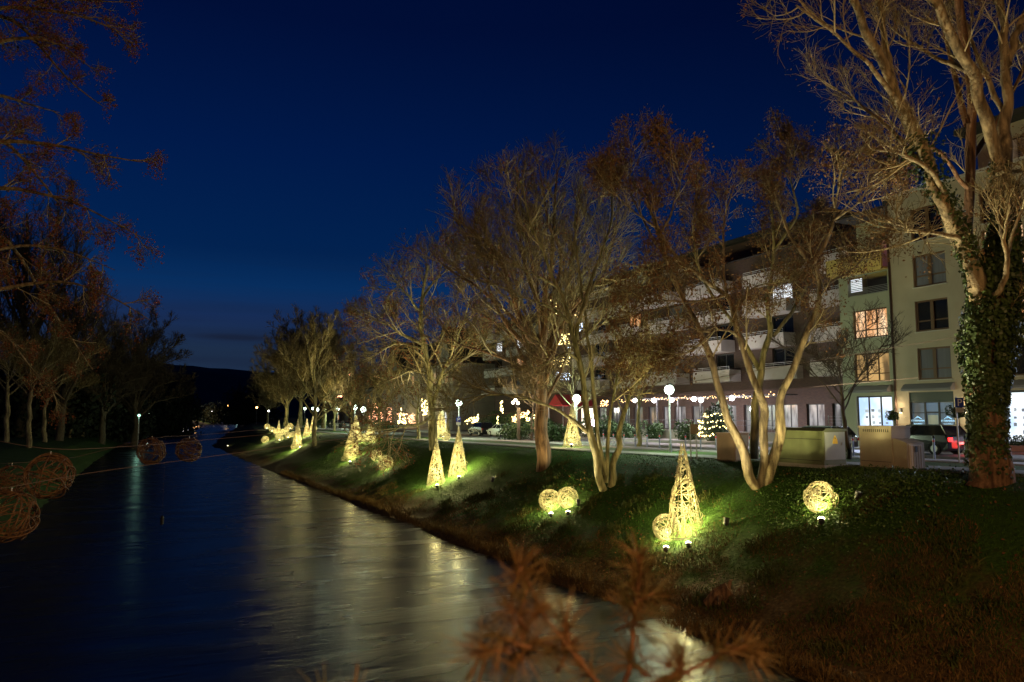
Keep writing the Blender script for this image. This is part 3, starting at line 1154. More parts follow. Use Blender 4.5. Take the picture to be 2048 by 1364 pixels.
m2.build('wall', BRICK, B2)
MB().box(BX + 2.5, 66, 46, 96, 20.95, 23.4).build('top_storey', BRICK, B2)
MB().box(BX + 1.8, 66.5, 45, 97, 23.42, 23.8).build('roof', ROOFM, B2)
MB().box(BX - .3, 66.3, Y0, Y1, 20.92, 20.945).build('roof', ROOFM, B2)


def near_hole(px, py):
    p = at_x(px, py, BX)
    return p[1], p[2]


litspots = {near_hole(1278, 622): ROOM_ORANGE, near_hole(1053, 668): ROOM_WHITE, near_hole(955, 648): ROOM_WHITE, near_hole(1053, 710): ROOM_WARM, near_hole(1557, 560): ROOM_WHITE}
litmap = {}
for (py_, pz_), m_ in litspots.items():
    k = min(range(len(holes)), key=lambda q: abs((holes[q][0] + holes[q][1]) / 2 - py_) + 1.5 * abs((holes[q][2] + holes[q][3]) / 2 - pz_))
    litmap[k] = m_
for k, hl in enumerate(holes):
    lit = litmap.get(k)
    window(B2, BX, *hl, FRAMED, lit or (ROOM_DIM if (k * 7) % 5 == 1 else GLASSD), nv=2, bar=.08, depth=.3, pane_label='lit pane' if lit else None)
RESTO = room_mat('restaurant interior', (.10, .09, .11), (.62, .60, .62), .55, 1.2, (1, 1.6, .5))
RESTO2 = room_mat('dim restaurant interior', (.03, .03, .035), (.16, .16, .17), .5, 1.2, (1, 1.6, .5))
for k, hl in enumerate(ghol):
    window(B2, BX, *hl, FRAMED, (RESTO if 40 < hl[0] < 72 and (k * 5) % 7 in (0, 1, 3) else RESTO2) if hl[0] < 80 else GLASSD, nv=2, bar=.08, depth=.3)
# balconies: white parapets with a two-bar rail and a slab
RAILM = mat('pale rail', (.45, .45, .46), .5)
for f in range(5):
    zf = 9.3 + 2.9 * f
    for n_b, b in enumerate(bays):
        if f == 4 and not 3 <= n_b <= 6:
            continue
        sh = (.0, .9, .3)[(n_b + f) % 3]
        ya, yb = b - .6 + (.7 if f % 2 else 0), b + 5.6 - (.9 if f % 2 == 0 else 0)
        xo = BX - 1.75 + sh
        if f == 4:
            xo += 1.6
        q = MB()
        q.box(xo, xo + .14, ya, yb, zf - .12, zf + 1.02)
        q.box(xo + .14, BX - .01 + (2.4 if f == 4 else 0), ya, ya + .12, zf, zf + 1.02)
        q.box(xo + .14, BX - .01 + (2.4 if f == 4 else 0), yb - .12, yb, zf, zf + 1.02)
        q.box(xo + .14, BX - .01 + (2.4 if f == 4 else 0), ya, yb, zf - .12, zf - .004)
        bo = q.build('balcony', WHITEP, B2)
        r_ = MB().tube([(xo + .07, ya + .1, zf + 1.32), (xo + .07, yb - .1, zf + 1.32)], .022, 5).tube([(xo + .07, ya + .1, zf + 1.17), (xo + .07, yb - .1, zf + 1.17)], .016, 5)
        for yy in np.linspace(ya + .1, yb - .1, 5):
            r_.tube([(xo + .07, yy, zf + 1.0), (xo + .07, yy, zf + 1.32)], .016, 4)
        r_.build('rail', RAILM, bo)
# stair tower hung with lights, farther along the block
tw_y = at_x(1108, 700, 49.0)[1]
MB().box(49.2, 55, tw_y - 3.4, tw_y + 3.4, z0, 22.6).build('stair_tower', BRICK, B2)

# ---- older gabled house beyond
HX = 47.0
ya, yb = at_x(905, 800, HX)[1], at_x(765, 800, HX)[1]
B3 = thing('gabled_house', (HX, (ya + yb) / 2, float(zs(120))), 'old grey house with steep gables and a few small lit windows beyond the brick block', 'house')
m3 = MB()
mid1, mid2 = ya + (yb - ya) * .34, ya + (yb - ya) * .72
wl3 = []
for yy in np.linspace(ya + 2.5, yb - 3.5, 7):
    for zf in (4.4, 8.0, 11.6):
        wl3.append((yy, yy + 1.5, zf, zf + 2.1))
wall_open(m3, HX, ya, yb, 3.0, 15, wl3, .2)
for a, b in ((ya, ya + 9), (mid2, mid2 + 9)):
    m3.poly((HX - .01, b, 15), (HX - .01, a, 15), (HX - .01, (a + b) / 2, 21.5))
m3.poly((HX, ya, 3), (HX + 12, ya, 3), (HX + 12, ya, 15), (HX, ya, 15))
m3.build('wall', mat('grey stone facade', (.30, .27, .22), .9, (.5, (.22, .20, .17), 6)), B3)
r3 = MB().poly((HX - .4, ya - .3, 15), (HX - .4, yb, 15), (HX + 6, yb, 21.0), (HX + 6, ya - .3, 21.0)).poly((HX + 6, ya - .3, 21.0), (HX + 6, yb, 21.0), (HX + 12, yb, 15), (HX + 12, ya - .3, 15))
for a, b in ((ya, ya + 9), (mid2, mid2 + 9)):
    c = (a + b) / 2
    r3.poly((HX - .35, a - .3, 14.9), (HX + 6, a - .3, 15.2), (HX + 6, c, 21.7), (HX - .35, c, 21.7)).poly((HX - .35, c, 21.7), (HX + 6, c, 21.7), (HX + 6, b + .3, 15.2), (HX - .35, b + .3, 14.9))
r3.build('roof', ROOFM, B3)
MB().box(HX + 4, HX + 5, mid1, mid1 + 1.2, 19, 23).build('chimney', BRICK, B3)
for k, hl in enumerate(wl3):
    lit = {2: ROOM_ORANGE, 5: ROOM_WARM, 11: ROOM_ORANGE, 14: ROOM_ORANGE, 17: ROOM_WARM, 9: ROOM_WARM, 0: ROOM_WHITE, 12: ROOM_ORANGE}.get(k)
    window(B3, HX, *hl, mat('white window frame', (.5, .48, .44), .6), lit or GLASSD, nv=2, bar=.09, depth=.2)
MB().box(HX - .1, HX + .05, ya + 10, ya + 11.6, 3.4, 6.2).build('lit_doorway', mat('glowing doorway', (.5, .4, .35), .6, emit=(1, .68, .48), estr=1.6), B3)

# ---- low houses farther down the street
for px0, px1, xx, hh, rf, lab in ((745, 690, 50., 12.5, 4.0, 'low dark house with a flat lit upper window row behind bare trees'), (690, 655, 56., 9.0, 3.5, 'small pitched roof house at the end of the street')):
    ya, yb = at_x(px0, 820, xx)[1], at_x(px1, 820, xx)[1]
    hb_ = thing('house', (xx, ya, 3.2), lab, 'house')
    q = MB()
    ws = [(ya + (yb - ya) * t_, ya + (yb - ya) * t_ + 2.2, zz_, zz_ + 1.7) for t_ in (.1, .32, .54, .76) for zz_ in (4.4, 8.4) if zz_ + 2 < hh]
    wall_open(q, xx, ya, yb, 3, hh, ws, .2)
    q.poly((xx, ya, 3), (xx + 10, ya, 3), (xx + 10, ya, hh), (xx, ya, hh))
    q.build('wall', mat('dull house render', (.20, .17, .14), .9, (.4, (.15, .13, .11), 4)), hb_)
    MB().prism([(xx - .4, hh), (xx + 10.4, hh), (xx + 5, hh + rf)], 1, ya - .3, yb + .3).build('roof', ROOFM, hb_)
    for k, hl in enumerate(ws):
        window(hb_, xx, *hl, FRAMED, ROOM_ORANGE if k % 3 == 1 else GLASSD, nv=2, bar=.1, depth=.2)

# far bank houses with a few lit windows
for px, py, d, w_, h_, lab, seed in ((272, 815, 300, 42, 17, 'dark block on the far bank with scattered lit windows above the riverside lamp', 3), (212, 828, 230, 26, 9, 'low dark house among the far bank trees with one lit window row', 5)):
    p = at_d(px, 834, d)
    hb_ = thing('house', (p[0], p[1], 2.6), lab, 'house')
    r_ = random.Random(seed)
    MB().box(p[0] - w_ / 2, p[0] + w_ / 2, p[1], p[1] + 12, 2.2, 2.6 + h_).build('wall', mat('dark house wall', (.05, .045, .04), .9), hb_)
    MB().prism([(p[1] - .5, 2.6 + h_), (p[1] + 12.5, 2.6 + h_), (p[1] + 6, 6 + h_)], 0, p[0] - w_ / 2 - .5, p[0] + w_ / 2 + .5).build('roof', ROOFM, hb_)
    for k in range(6):
        xx, zz_ = p[0] + r_.uniform(-.45, .4) * w_, 3.6 + r_.randint(0, int(h_ / 3) - 1) * 3
        fr = MB().box(xx - .1, xx + 1.1, p[1] - .06, p[1] - .02, zz_ - .1, zz_ + 1.3).build('window', FRAMED, hb_)
        MB().box(xx, xx + 1.0, p[1] - .10, p[1] - .061, zz_, zz_ + 1.2).build('pane', ROOM_ORANGE if k % 3 else ROOM_WHITE, fr)


# ================================================================== TREES
def gdepth(px, py):
    p = on_ground(px, py)
    return p, float(np.dot(p - EYE, FW))


GT = 'trees along the lit river bank'
# the huge ivy-clad tree by the cabinets: base depth from where its foot meets the bank
pA, dA = gdepth(1975, 968)
stA = [
    trace([(1978, 985), (1976, 945), (1975, 880), (1975, 800), (1978, 720), (1985, 640), (2000, 560), (2009, 470), (2010, 410, .3)], dA, .54, .26),
    trace([(2004, 520), (2010, 440, .2), (2010, 380, .3), (1995, 330, .3), (1972, 235, .2), (1950, 150, 0), (1908, 62, -.3), (1862, 0, -.6), (1830, -60, -.9)], dA, .27, .10),
    trace([(1972, 720, .1), (1960, 610, .1), (1935, 500, 0), (1908, 432, -.2), (1872, 372, -.3), (1850, 330, -.4), (1800, 205, -.7), (1770, 130, -.9), (1716, 30, -1.2), (1690, -30, -1.4)], dA, .27, .09),
    trace([(1850, 332, -.4), (1836, 290, -.2), (1812, 230, 0), (1790, 180, .2), (1770, 100, .4), (1768, 40, .5), (1752, -40, .6)], dA, .15, .05),
    trace([(2010, 400, .2), (2016, 250, .7), (2012, 150, 1.0), (2000, 0, 1.4), (1994, -50, 1.5)], dA, .20, .09),
    trace([(2014, 130, 1.0), (2030, 85, 1.0), (2060, 0, 1.1), (2075, -60, 1.2)], dA, .14, .06),
    trace([(1905, 428, -.2), (1868, 346, -.8), (1812, 310, -1.3), (1746, 297, -1.8)], dA, .10, .035),
    trace([(1950, 150, 0), (1880, 120, .8), (1830, 90, 1.3), (1790, 60, 1.8)], dA, .09, .03),
    trace([(1990, 590, -.6), (2012, 560, -.9), (2017, 520, -1.0), (2004, 475, -1.0), (1998, 420, -1.0)], dA, .10, .05),
    trace([(2015, 515, -1.0), (2030, 450, -1.3), (2052, 400, -1.6), (2090, 370, -1.9)], dA, .06, .02),
    trace([(1925, 480, 0), (1890, 470, -.7), (1860, 465, -1.2), (1820, 458, -1.6), (1770, 440, -2.0)], dA, .09, .02),
    trace([(1995, 345, .3), (2030, 345, -.5), (2080, 330, -1.2)], dA, .10, .03),
    trace([(1800, 205, -.7), (1740, 130, -1.4), (1660, 60, -2.0), (1590, 10, -2.6)], dA, .09, .025),
    trace([(1850, 330, -.4), (1770, 250, .6), (1700, 190, 1.4), (1650, 170, 2)], dA, .08, .02),
    trace([(2012, 230, .8), (1960, 130, 1.9), (1930, 40, 2.6), (1880, -20, 3)], dA, .10, .03),
]
stA[0] = [(*a[:3], r_) for a, r_ in zip(stA[0], (.70, .54, .45, .42, .41, .38, .33, .28, .26))]
TA = make_tree('bare_tree', stA, 'huge bare tree with a thick ivy covered trunk beside the beige cabinet', 'trees along the lit river bank', BARK, TWIG, limbs=8, subs=8, twigs=5, reach=2.8, sublen=1.3, twiglen=.55, tmin=.5, rmin=.0075, seed=21, nsk=18, pods=500, podper=8, podsize=.07, podmat=POD, bark0=BARKR)
# ivy, leaf by leaf, on the lower trunk and fork
rg = np.random.default_rng(5)
iv = []
for st, cnt, lo, hi in ((stA[0], 21000, .04, 1.0), (stA[2], 3200, 0, .60), (stA[1], 1500, 0, .32)):
    a = resample(st, 40)
    u = lo + (hi - lo) * (rg.beta(2.4, 2.0, cnt) if lo else rg.random(cnt) ** 1.4)
    i_ = u * 39
    i0 = np.clip(i_.astype(int), 0, 38)
    c = a[i0] + (a[i0 + 1] - a[i0]) * (i_ - i0)[:, None]
    th = rg.random(cnt) * 2 * PI
    tk = c[:, 3] * (1.0 + .12 * rg.random(cnt)) + (.06 + .62 * (.35 + .8 * (vnoise(th * 1.6, c[:, 2] * .9, 21) + .5)) * np.exp(-((u - .62) / .20) ** 2)) * rg.random(cnt)
    keep = vnoise(th * 1.3, c[:, 2] * 1.6, 19) > -.40 + .45 * np.clip(.25 - u, 0, .25) / .25
    c, th, tk = c[keep], th[keep], tk[keep]
    cnt = len(c)
    iv.append(np.stack([c[:, 0] + np.cos(th) * tk, c[:, 1] + np.sin(th) * tk, c[:, 2] + .05 * rg.normal(size=cnt), th], 1))
iv = np.concatenate(iv)
n_ = len(iv)
outw = np.stack([np.cos(iv[:, 3]), np.sin(iv[:, 3]), .35 * np.ones(n_)], 1) + .5 * rg.normal(size=(n_, 3))
outw = nrm(outw)
t1 = nrm(np.cross(outw, rg.normal(size=(n_, 3))))
t2 = np.cross(outw, t1)
sz = (.034 + .040 * rg.random(n_))[:, None]
c = iv[:, :3]
V = np.stack([c - t1 * sz, c + t2 * sz * .8, c + t1 * sz * 1.1, c - t2 * sz * .8], 1).reshape(-1, 3)
ivo = add_mesh('ivy', mesh_arrays('ivy', V - pA if False else V - np.array(stA[0][0][:3]), np.arange(len(V)).reshape(-1, 4), 4, [IVY]), TA, 'stuff')

# straight red-barked tree just behind it
pA2, dA2 = gdepth(1962, 948)
stA2 = [trace([(1962, 950), (1957, 860), (1954, 700), (1950, 620), (1942, 520), (1937, 400), (1934, 250), (1928, 100), (1922, 0), (1916, -80)], dA2 + .6, .21, .12),
        trace([(1934, 250, .6), (1905, 140, 1.2), (1890, 60, 1.6), (1860, -20, 2)], dA2, .12, .04),
        trace([(1936, 330, .6), (1990, 250, .9), (2040, 150, 1.2), (2070, 80, 1.5)], dA2, .11, .03),
        trace([(1940, 380, .5), (1880, 300, 0), (1822, 275, -.4), (1770, 240, -.8)], dA2, .08, .02)]
make_tree('bare_tree', stA2, 'tall straight tree with reddish furrowed bark rising close behind the ivy covered trunk', GT, BARKR, TWIG, limbs=8, subs=7, twigs=4, reach=2.2, sublen=1.0, twiglen=.5, tmin=.55, rmin=.008, seed=22)

# the pair of leaning stems between the cabinets
pB, dB = gdepth(1520, 972)
stB = [
    trace([(1522, 985), (1508, 950), (1490, 915), (1470, 860), (1442, 800), (1430, 742), (1420, 700), (1404, 670), (1388, 640, .3), (1362, 590, .6), (1340, 530, .9), (1318, 478, 1.2), (1300, 430, 1.5), (1290, 380, 1.8)], dB, .24, .05),
    trace([(1519, 975), (1530, 925), (1532, 880), (1534, 848), (1525, 815), (1512, 777), (1497, 738), (1486, 709), (1475, 672), (1473, 640), (1473, 606), (1456, 590), (1420, 567, -.3), (1371, 528, -.6), (1336, 505, -.8), (1322, 470, -1), (1307, 433, -1.2), (1290, 400, -1.4)], dB, .22, .05),
    trace([(1528, 980), (1560, 925), (1563, 880), (1556, 845), (1552, 808), (1563, 782), (1578, 755), (1594, 716), (1607, 678), (1622, 650), (1645, 600, .3), (1648, 572, .3), (1622, 533, .4), (1600, 508, .5), (1578, 472, .6), (1555, 420, .8), (1540, 360, 1)], dB, .24, .05),
    trace([(1620, 535, .3), (1640, 505, .1), (1659, 478, -.1), (1667, 440, -.2), (1675, 387, -.3), (1688, 344, -.4), (1714, 300, -.5)], dB, .11, .03),
    trace([(1476, 675, 0), (1462, 662, -.4), (1430, 658, -.9), (1405, 680, -1.2), (1380, 705, -1.5)], dB, .07, .03),
    trace([(1472, 620, 0), (1500, 578, .8), (1540, 565, 1.4), (1600, 562, 2)], dB, .07, .02),
    trace([(1473, 640, 0), (1448, 560, 1.0), (1447, 500, 1.6), (1446, 440, 2.2), (1470, 370, 2.6)], dB, .08, .03),
    trace([(1322, 470, -1), (1345, 420, -1.6), (1363, 360, -2), (1350, 310, -2.4)], dB, .06, .02),
    trace([(1340, 530, .9), (1290, 450, 1.6), (1255, 370, 2.2), (1270, 290, 2.6)], dB, .07, .02),
    trace([(1310, 455, 1.3), (1250, 410, .6), (1210, 360, .2)], dB, .05, .02),
    trace([(1667, 440, -.2), (1715, 410, -.9), (1755, 340, -1.5)], dB, .06, .02),
    trace([(1648, 572, .3), (1705, 540, 1.0), (1750, 490, 1.6)], dB, .06, .02),
    trace([(1456, 590, 0), (1390, 605, -.9), (1310, 600, -1.8), (1245, 625, -2.5)], dB, .07, .02),
    trace([(1404, 670, 0), (1345, 675, .9), (1280, 715, 1.7)], dB, .06, .02),
]
stB = [[(*a[:3], a[3] * .84) for a in st] for st in stB]
make_tree('bare_tree', stB, 'leaning tree of three bare stems with brown seed bunches between green and brown cabinets', GT, BARK, TWIG, limbs=8, subs=8, twigs=5, reach=2.8, sublen=1.4, twiglen=.65, tmin=.40, rmin=.009, seed=23, nsk=18, pods=2000, podper=13, podsize=.10, podmat=POD, podspread=.13)
pB2, dB2 = gdepth(1508, 918)
stB2 = [trace([(1508, 925), (1506, 880), (1505, 838), (1512, 800), (1519, 770), (1519, 727), (1526, 700), (1546, 672), (1543, 645), (1530, 610), (1532, 585), (1547, 548), (1549, 521), (1547, 485), (1540, 430), (1545, 370)], dB2, .21, .05),
        trace([(1519, 740), (1480, 660, .8), (1420, 590, 1.6), (1390, 520, 2.2), (1385, 440, 2.6), (1400, 370, 3)], dB2, .12, .03),
        trace([(1546, 672), (1600, 600, 1), (1635, 520, 1.8), (1640, 430, 2.4)], dB2, .10, .03),
        trace([(1547, 500), (1600, 430, -.4), (1580, 360, -.6), (1590, 290, -.8)], dB2, .08, .02)]
make_tree('bare_tree', stB2, 'darker single stemmed tree standing behind the leaning three stemmed one', GT, BARKG, TWIG, limbs=10, subs=9, twigs=7, reach=2.8, sublen=1.3, twiglen=.6, tmin=.45, rmin=.011, seed=24, pods=1200, podper=12, podsize=.11, podmat=POD)

# the floodlit clump of stems
pC, dC = gdepth(1210, 978)
stC = [
    trace([(1212, 990), (1206, 970), (1197, 940), (1184, 901), (1173, 862), (1172, 815), (1169, 769), (1164, 747), (1160, 729), (1156, 697), (1150, 668), (1143, 650), (1134, 617), (1125, 598), (1112, 573), (1097, 530), (1084, 500), (1062, 462), (1052, 420), (1047, 370)], dC, .24, .05),
    trace([(1173, 864), (1160, 850), (1141, 836, -.2), (1101, 813, -.7), (1066, 797, -1.1), (1028, 790, -1.5), (982, 788, -1.9), (937, 795, -2.3), (905, 806, -2.6)], dC, .13, .03),
    trace([(1152, 680), (1162, 617, .4), (1176, 585, .6), (1187, 553, .9), (1196, 527, 1.1), (1212, 484, 1.4), (1225, 440, 1.6), (1222, 390, 1.8), (1228, 350, 2)], dC, .13, .04),
    trace([(1212, 965), (1213, 923), (1217, 889), (1219, 847), (1222, 810), (1232, 760), (1243, 718), (1262, 670, .4), (1270, 620, .8), (1285, 560, 1)], dC, .13, .03),
    trace([(1222, 975), (1226, 930), (1236, 880), (1246, 830, .4), (1262, 782, .9), (1288, 748, 1.4), (1320, 700, 1.9), (1345, 640, 2.4)], dC, .20, .04),
    trace([(1212, 950), (1203, 925), (1198, 885), (1192, 840), (1187, 775), (1181, 723), (1176, 690), (1172, 640, .8), (1160, 560, 1.3), (1150, 480, 1.7), (1152, 400, 2)], dC, .16, .04),
    trace([(1160, 728), (1136, 702, -.5), (1102, 720, -1), (1075, 738, -1.4)], dC, .07, .025),
    trace([(1143, 650), (1105, 615, -.6), (1060, 600, -1.1), (1010, 575, -1.6), (960, 560, -2)], dC, .09, .02),
    trace([(1112, 573), (1060, 545, -.8), (1005, 520, -1.3), (960, 470, -1.9)], dC, .08, .02),
]
stC = [[(*a[:3], a[3] * .86) for a in st] for st in stC]
make_tree('bare_tree', stC, 'bare tree whose pale clump of stems is floodlit from below, beside two glowing orbs', GT, BARKG, TWIG, limbs=11, subs=9, twigs=5, reach=3.6, sublen=1.7, twiglen=.8, tmin=.34, rmin=.011, seed=25, nsk=20, pods=350, podper=8, podsize=.08)

# big round crowned tree behind the clump
pD, dD = gdepth(1085, 938)
stD = [
    trace([(1086, 945), (1081, 880), (1078, 830), (1080, 770), (1085, 700), (1090, 640), (1098, 560), (1105, 480), (1110, 400), (1115, 340)], dD, .40, .05),
    trace([(1092, 940, .4), (1094, 870, .4), (1088, 800, .4), (1092, 720, .5), (1120, 630, 1), (1141, 549, 1.5), (1148, 500, 1.8), (1155, 430, 2), (1162, 370, 2.2)], dD, .26, .05),
    trace([(1084, 700), (1040, 640, -.4), (1013, 546, -.8), (981, 492, -1.2), (935, 455, -1.6), (890, 425, -2)], dD, .18, .03),
    trace([(1084, 720), (1020, 660, .5), (990, 612, .8), (975, 557, 1), (963, 510, 1.2), (948, 470, 1.4), (950, 430, 1.6)], dD, .15, .03),
    trace([(1092, 640), (1060, 560, 1), (1040, 480, 1.7), (1030, 400, 2.2), (1040, 340, 2.5)], dD, .14, .03),
    trace([(1094, 620, .3), (1128, 520, -.8), (1100, 455, -1.4), (1085, 380, -1.8), (1078, 330, -2)], dD, .13, .03),
    trace([(1095, 690, .6), (1150, 620, 2), (1200, 560, 3), (1230, 480, 3.6), (1235, 410, 4)], dD, .14, .03),
    trace([(1080, 760), (1020, 720, -.6), (960, 700, -1.2), (910, 690, -1.8), (880, 640, -2.2)], dD, .12, .02),
    trace([(1084, 700), (1010, 620, -1.6), (950, 570, -2.6), (895, 540, -3.2), (860, 500, -3.8)], dD, .13, .02),
]
stD += dome_stems(stD[0][0][:3], 18.0, .36, 16, 6.5, 11.3, 7.0, np.random.default_rng(5), -.35)[1:]
make_tree('bare_tree', stD, 'wide round crowned bare tree on a thick dark trunk behind the floodlit clump', GT, BARKR, TWIG, limbs=8, subs=8, twigs=5, reach=3.6, sublen=1.9, twiglen=.9, tmin=.30, rmin=.0135, seed=26, pods=500, podper=10, podsize=.12, podmat=PODR)

# sparse tree over the two tall cones
pE, dE = gdepth(868, 898)
stE = [
    trace([(868, 905), (868, 850), (866, 800), (860, 740), (846, 685), (842, 650), (837, 620), (843, 590), (850, 560), (856, 530)], dE, .38, .06),
    trace([(846, 690), (812, 673, -.6), (780, 652, -1.2), (748, 638, -1.8), (725, 650, -2.2)], dE, .15, .03),
    trace([(848, 700), (800, 684, 1), (768, 695, 1.8), (740, 720, 2.4)], dE, .12, .02),
    trace([(866, 820), (880, 760, -.8), (905, 700, -1.6), (930, 640, -2.4), (940, 590, -3)], dE, .18, .03),
    trace([(866, 780), (900, 740, 1.4), (950, 700, 2.6), (985, 660, 3.6)], dE, .16, .03),
    trace([(866, 830), (840, 850, -1.6), (800, 855, -3), (762, 870, -4.4), (735, 895, -5.4)], dE, .13, .03),
    trace([(838, 620), (815, 590, -1), (795, 570, -1.8), (780, 590, -2.4)], dE, .12, .02),
    trace([(843, 600), (870, 560, 1), (895, 540, 1.8), (930, 540, 2.6)], dE, .12, .02),
    trace([(862, 750), (820, 740, 2), (780, 760, 3.4), (745, 790, 4.4)], dE, .12, .02),
]
make_tree('bare_tree', stE, 'bare tree with drooping side limbs behind the two tall willow cones', GT, BARKG, TWIG, limbs=11, subs=9, twigs=5, reach=5.0, sublen=2.4, twiglen=1.2, tmin=.28, rmin=.017, seed=27, pods=900, podper=10, podsize=.14, podmat=PODR, up=.03)

# the farther group on the lit bank
GFAR = 'far group of bare trees on the lit bank'
protos = {}
for px, py, kind, h_, rz_, lab in (
        (600, 856, 'broad', 27, 0, 'tallest bare tree in the far lit group'),
        (628, 893, 'slim', 16, 0, 'slim dark trunked bare tree beside the farther glowing cone'),
        (572, 858, 'broad', 21, 2.1, 'broad bare tree at the river end of the far lit group'),
        (648, 857, 'broad', 25, 4.0, 'bare tree standing between the far lamps and the far cones'),
        (668, 862, 'slim', 13, 1.2, 'small pale forked tree by the lamp beyond the cones'),
        (535, 850, 'broad', 18, 5.2, 'low wide bare tree overhanging the bend of the river'),
        (703, 868, 'slim', 12, 2.5, 'thin tree rising right behind the double willow cone'),
        (760, 872, 'slim', 11, 4.1, 'young tree in front of the house hung with pink lights')):
    p = on_ground(px, py) - np.array([0, 0, .2])
    if kind not in protos:
        st = dome_stems(p, h_, h_ * .019, 34, h_ * .33, h_ * .56, h_ * .36, np.random.default_rng(31), -.8) if kind == 'broad' else rand_stems(p, h_, h_ * .019, 12, h_ * .36, np.random.default_rng(31), fork=.2)
        protos[kind] = (make_tree('bare_tree', st, lab, GFAR, BARKG, TWIG, limbs=9 if kind == 'broad' else 10, subs=7, twigs=5, reach=h_ * .13, sublen=h_ * .085, twiglen=h_ * .05, tmin=.22, rmin=.026, seed=33, up=.15), h_)
    else:
        copy_tree(protos[kind][0], p, lab, h_ / protos[kind][1], rz_)

# young street trees on the verge
for px, py, h_, r_, n_l, sp, lab, sd in (
        (1697, 918, 6.4, .13, 7, 2.4, 'young dark forked street tree in front of the lit shop window', 41),
        (1276, 893, 8.5, .17, 8, 3.0, 'green lit street tree beside the first bollards', 42),
        (1150, 884, 8.0, .17, 8, 3.0, 'dark street tree next to the red awning entrance', 43),
        (1063, 880, 8.5, .16, 8, 3.0, 'dark street tree beside the bulb studded hedge', 44),
        (836, 878, 8, .2, 8, 3.2, 'street tree with a stout trunk before the pink lit house', 45),
        (897, 872, 8, .2, 8, 3.2, 'greenish lit tree trunk left of the parking sign lamp', 46)):
    p = on_ground(px, py)
    st = rand_stems(p - np.array([0, 0, .1]), h_, r_, n_l, sp, np.random.default_rng(sd), fork=.38)
    lab = lab.replace('left of', 'close to')
    make_tree('street_tree', st, lab, 'street trees on the verge', BARKD if sd in (41, 43, 44) else BARKG, TWIGD if sd == 41 else TWIG, limbs=8, subs=6, twigs=5, reach=1.8, sublen=1.0, twiglen=.5, tmin=.4, rmin=.009, seed=sd)

# ---- far (left-hand) bank
GL = 'dark trees in the park on the unlit bank'
proto = None
for px, py, h_, rz_, lab in (
        (57, 895, 17, 0, 'thick trunked tree nearest the water on the dark park bank'),
        (88, 884, 16, 1, 'slender leaning trunk beside the thick one on the dark bank'),
        (118, 880, 14.5, 2.2, 'slim twin of the leaning trunk on the dark bank'),
        (140, 876, 13, 3.1, 'thin pole like tree in the middle of the dark bank row'),
        (166, 873, 13.5, 4.4, 'thin dark tree before the lit garden fence'),
        (185, 871, 12, 5.1, 'thinnest dark trunk near the bend of the far bank'),
        (12, 884, 18, 5.8, 'forked tree leaning out of the dark park')):
    p = on_ground(px, py) - np.array([0, 0, .2])
    if proto is None:
        st = rand_stems(p, h_, .40, 11, 6.5, np.random.default_rng(51), fork=.42)
        proto = make_tree('park_tree', st, lab, GL, BARK, TWIG, limbs=9, subs=8, twigs=6, reach=3.2, sublen=1.7, twiglen=.9, tmin=.4, rmin=.016, seed=51, pods=220, podper=9, podsize=.13, podmat=PODR)
    else:
        copy_tree(proto, p, lab, h_ / 17, rz_)
protos = {}
for px, d, kind, h_, rz_, lab in (
        (272, 150, 'round', 30, 0, 'great round crowned tree standing black against the dusk sky'),
        (205, 135, 'round', 24, 2.0, 'dark tree half merged with the great round crowned one'),
        (342, 240, 'round', 21, 3.6, 'lower dark tree where the far bank reaches the bend'),
        (45, 128, 'tall', 42, 0, 'tall bare tree with upright twigs behind the thick trunk'),
        (120, 120, 'tall', 28, 2.4, 'dense dark tree rising behind the thin poles'),
        (395, 420, 'round', 15, 5.0, 'small dark tree beyond the bend under the hill'),
        (478, 330, 'round', 20, 1.1, 'dark tree at the foot of the hill beside the lit group'),
        (520, 380, 'tall', 24, 4.4, 'dark tree behind the low wide bare tree'),
        (715, 330, 'round', 22, 2.9, 'dark tree far down the street behind the flat roofed house')):
    p = at_d(px, 834, d)
    p[2] = float(ground_z(p[0], p[1])) - .2
    if kind not in protos:
        st = dome_stems(p, h_, h_ * .026, 30, h_ * .36, h_ * .58, h_ * .36, np.random.default_rng(61), -.6) if kind == 'round' else rand_stems(p, h_, h_ * .025, 22, h_ * .30, np.random.default_rng(61), fork=.2)
        protos[kind] = (make_tree('park_tree', st, lab, GL, BARKD, TWIGD, limbs=9, subs=8, twigs=5, reach=h_ * (.13 if kind == 'round' else .20), sublen=h_ * .095, twiglen=h_ * .055, tmin=.22, rmin=.030, seed=61, up=.12 if kind == 'round' else .2), h_)
    else:
        copy_tree(protos[kind][0], p, lab, h_ / protos[kind][1], rz_)

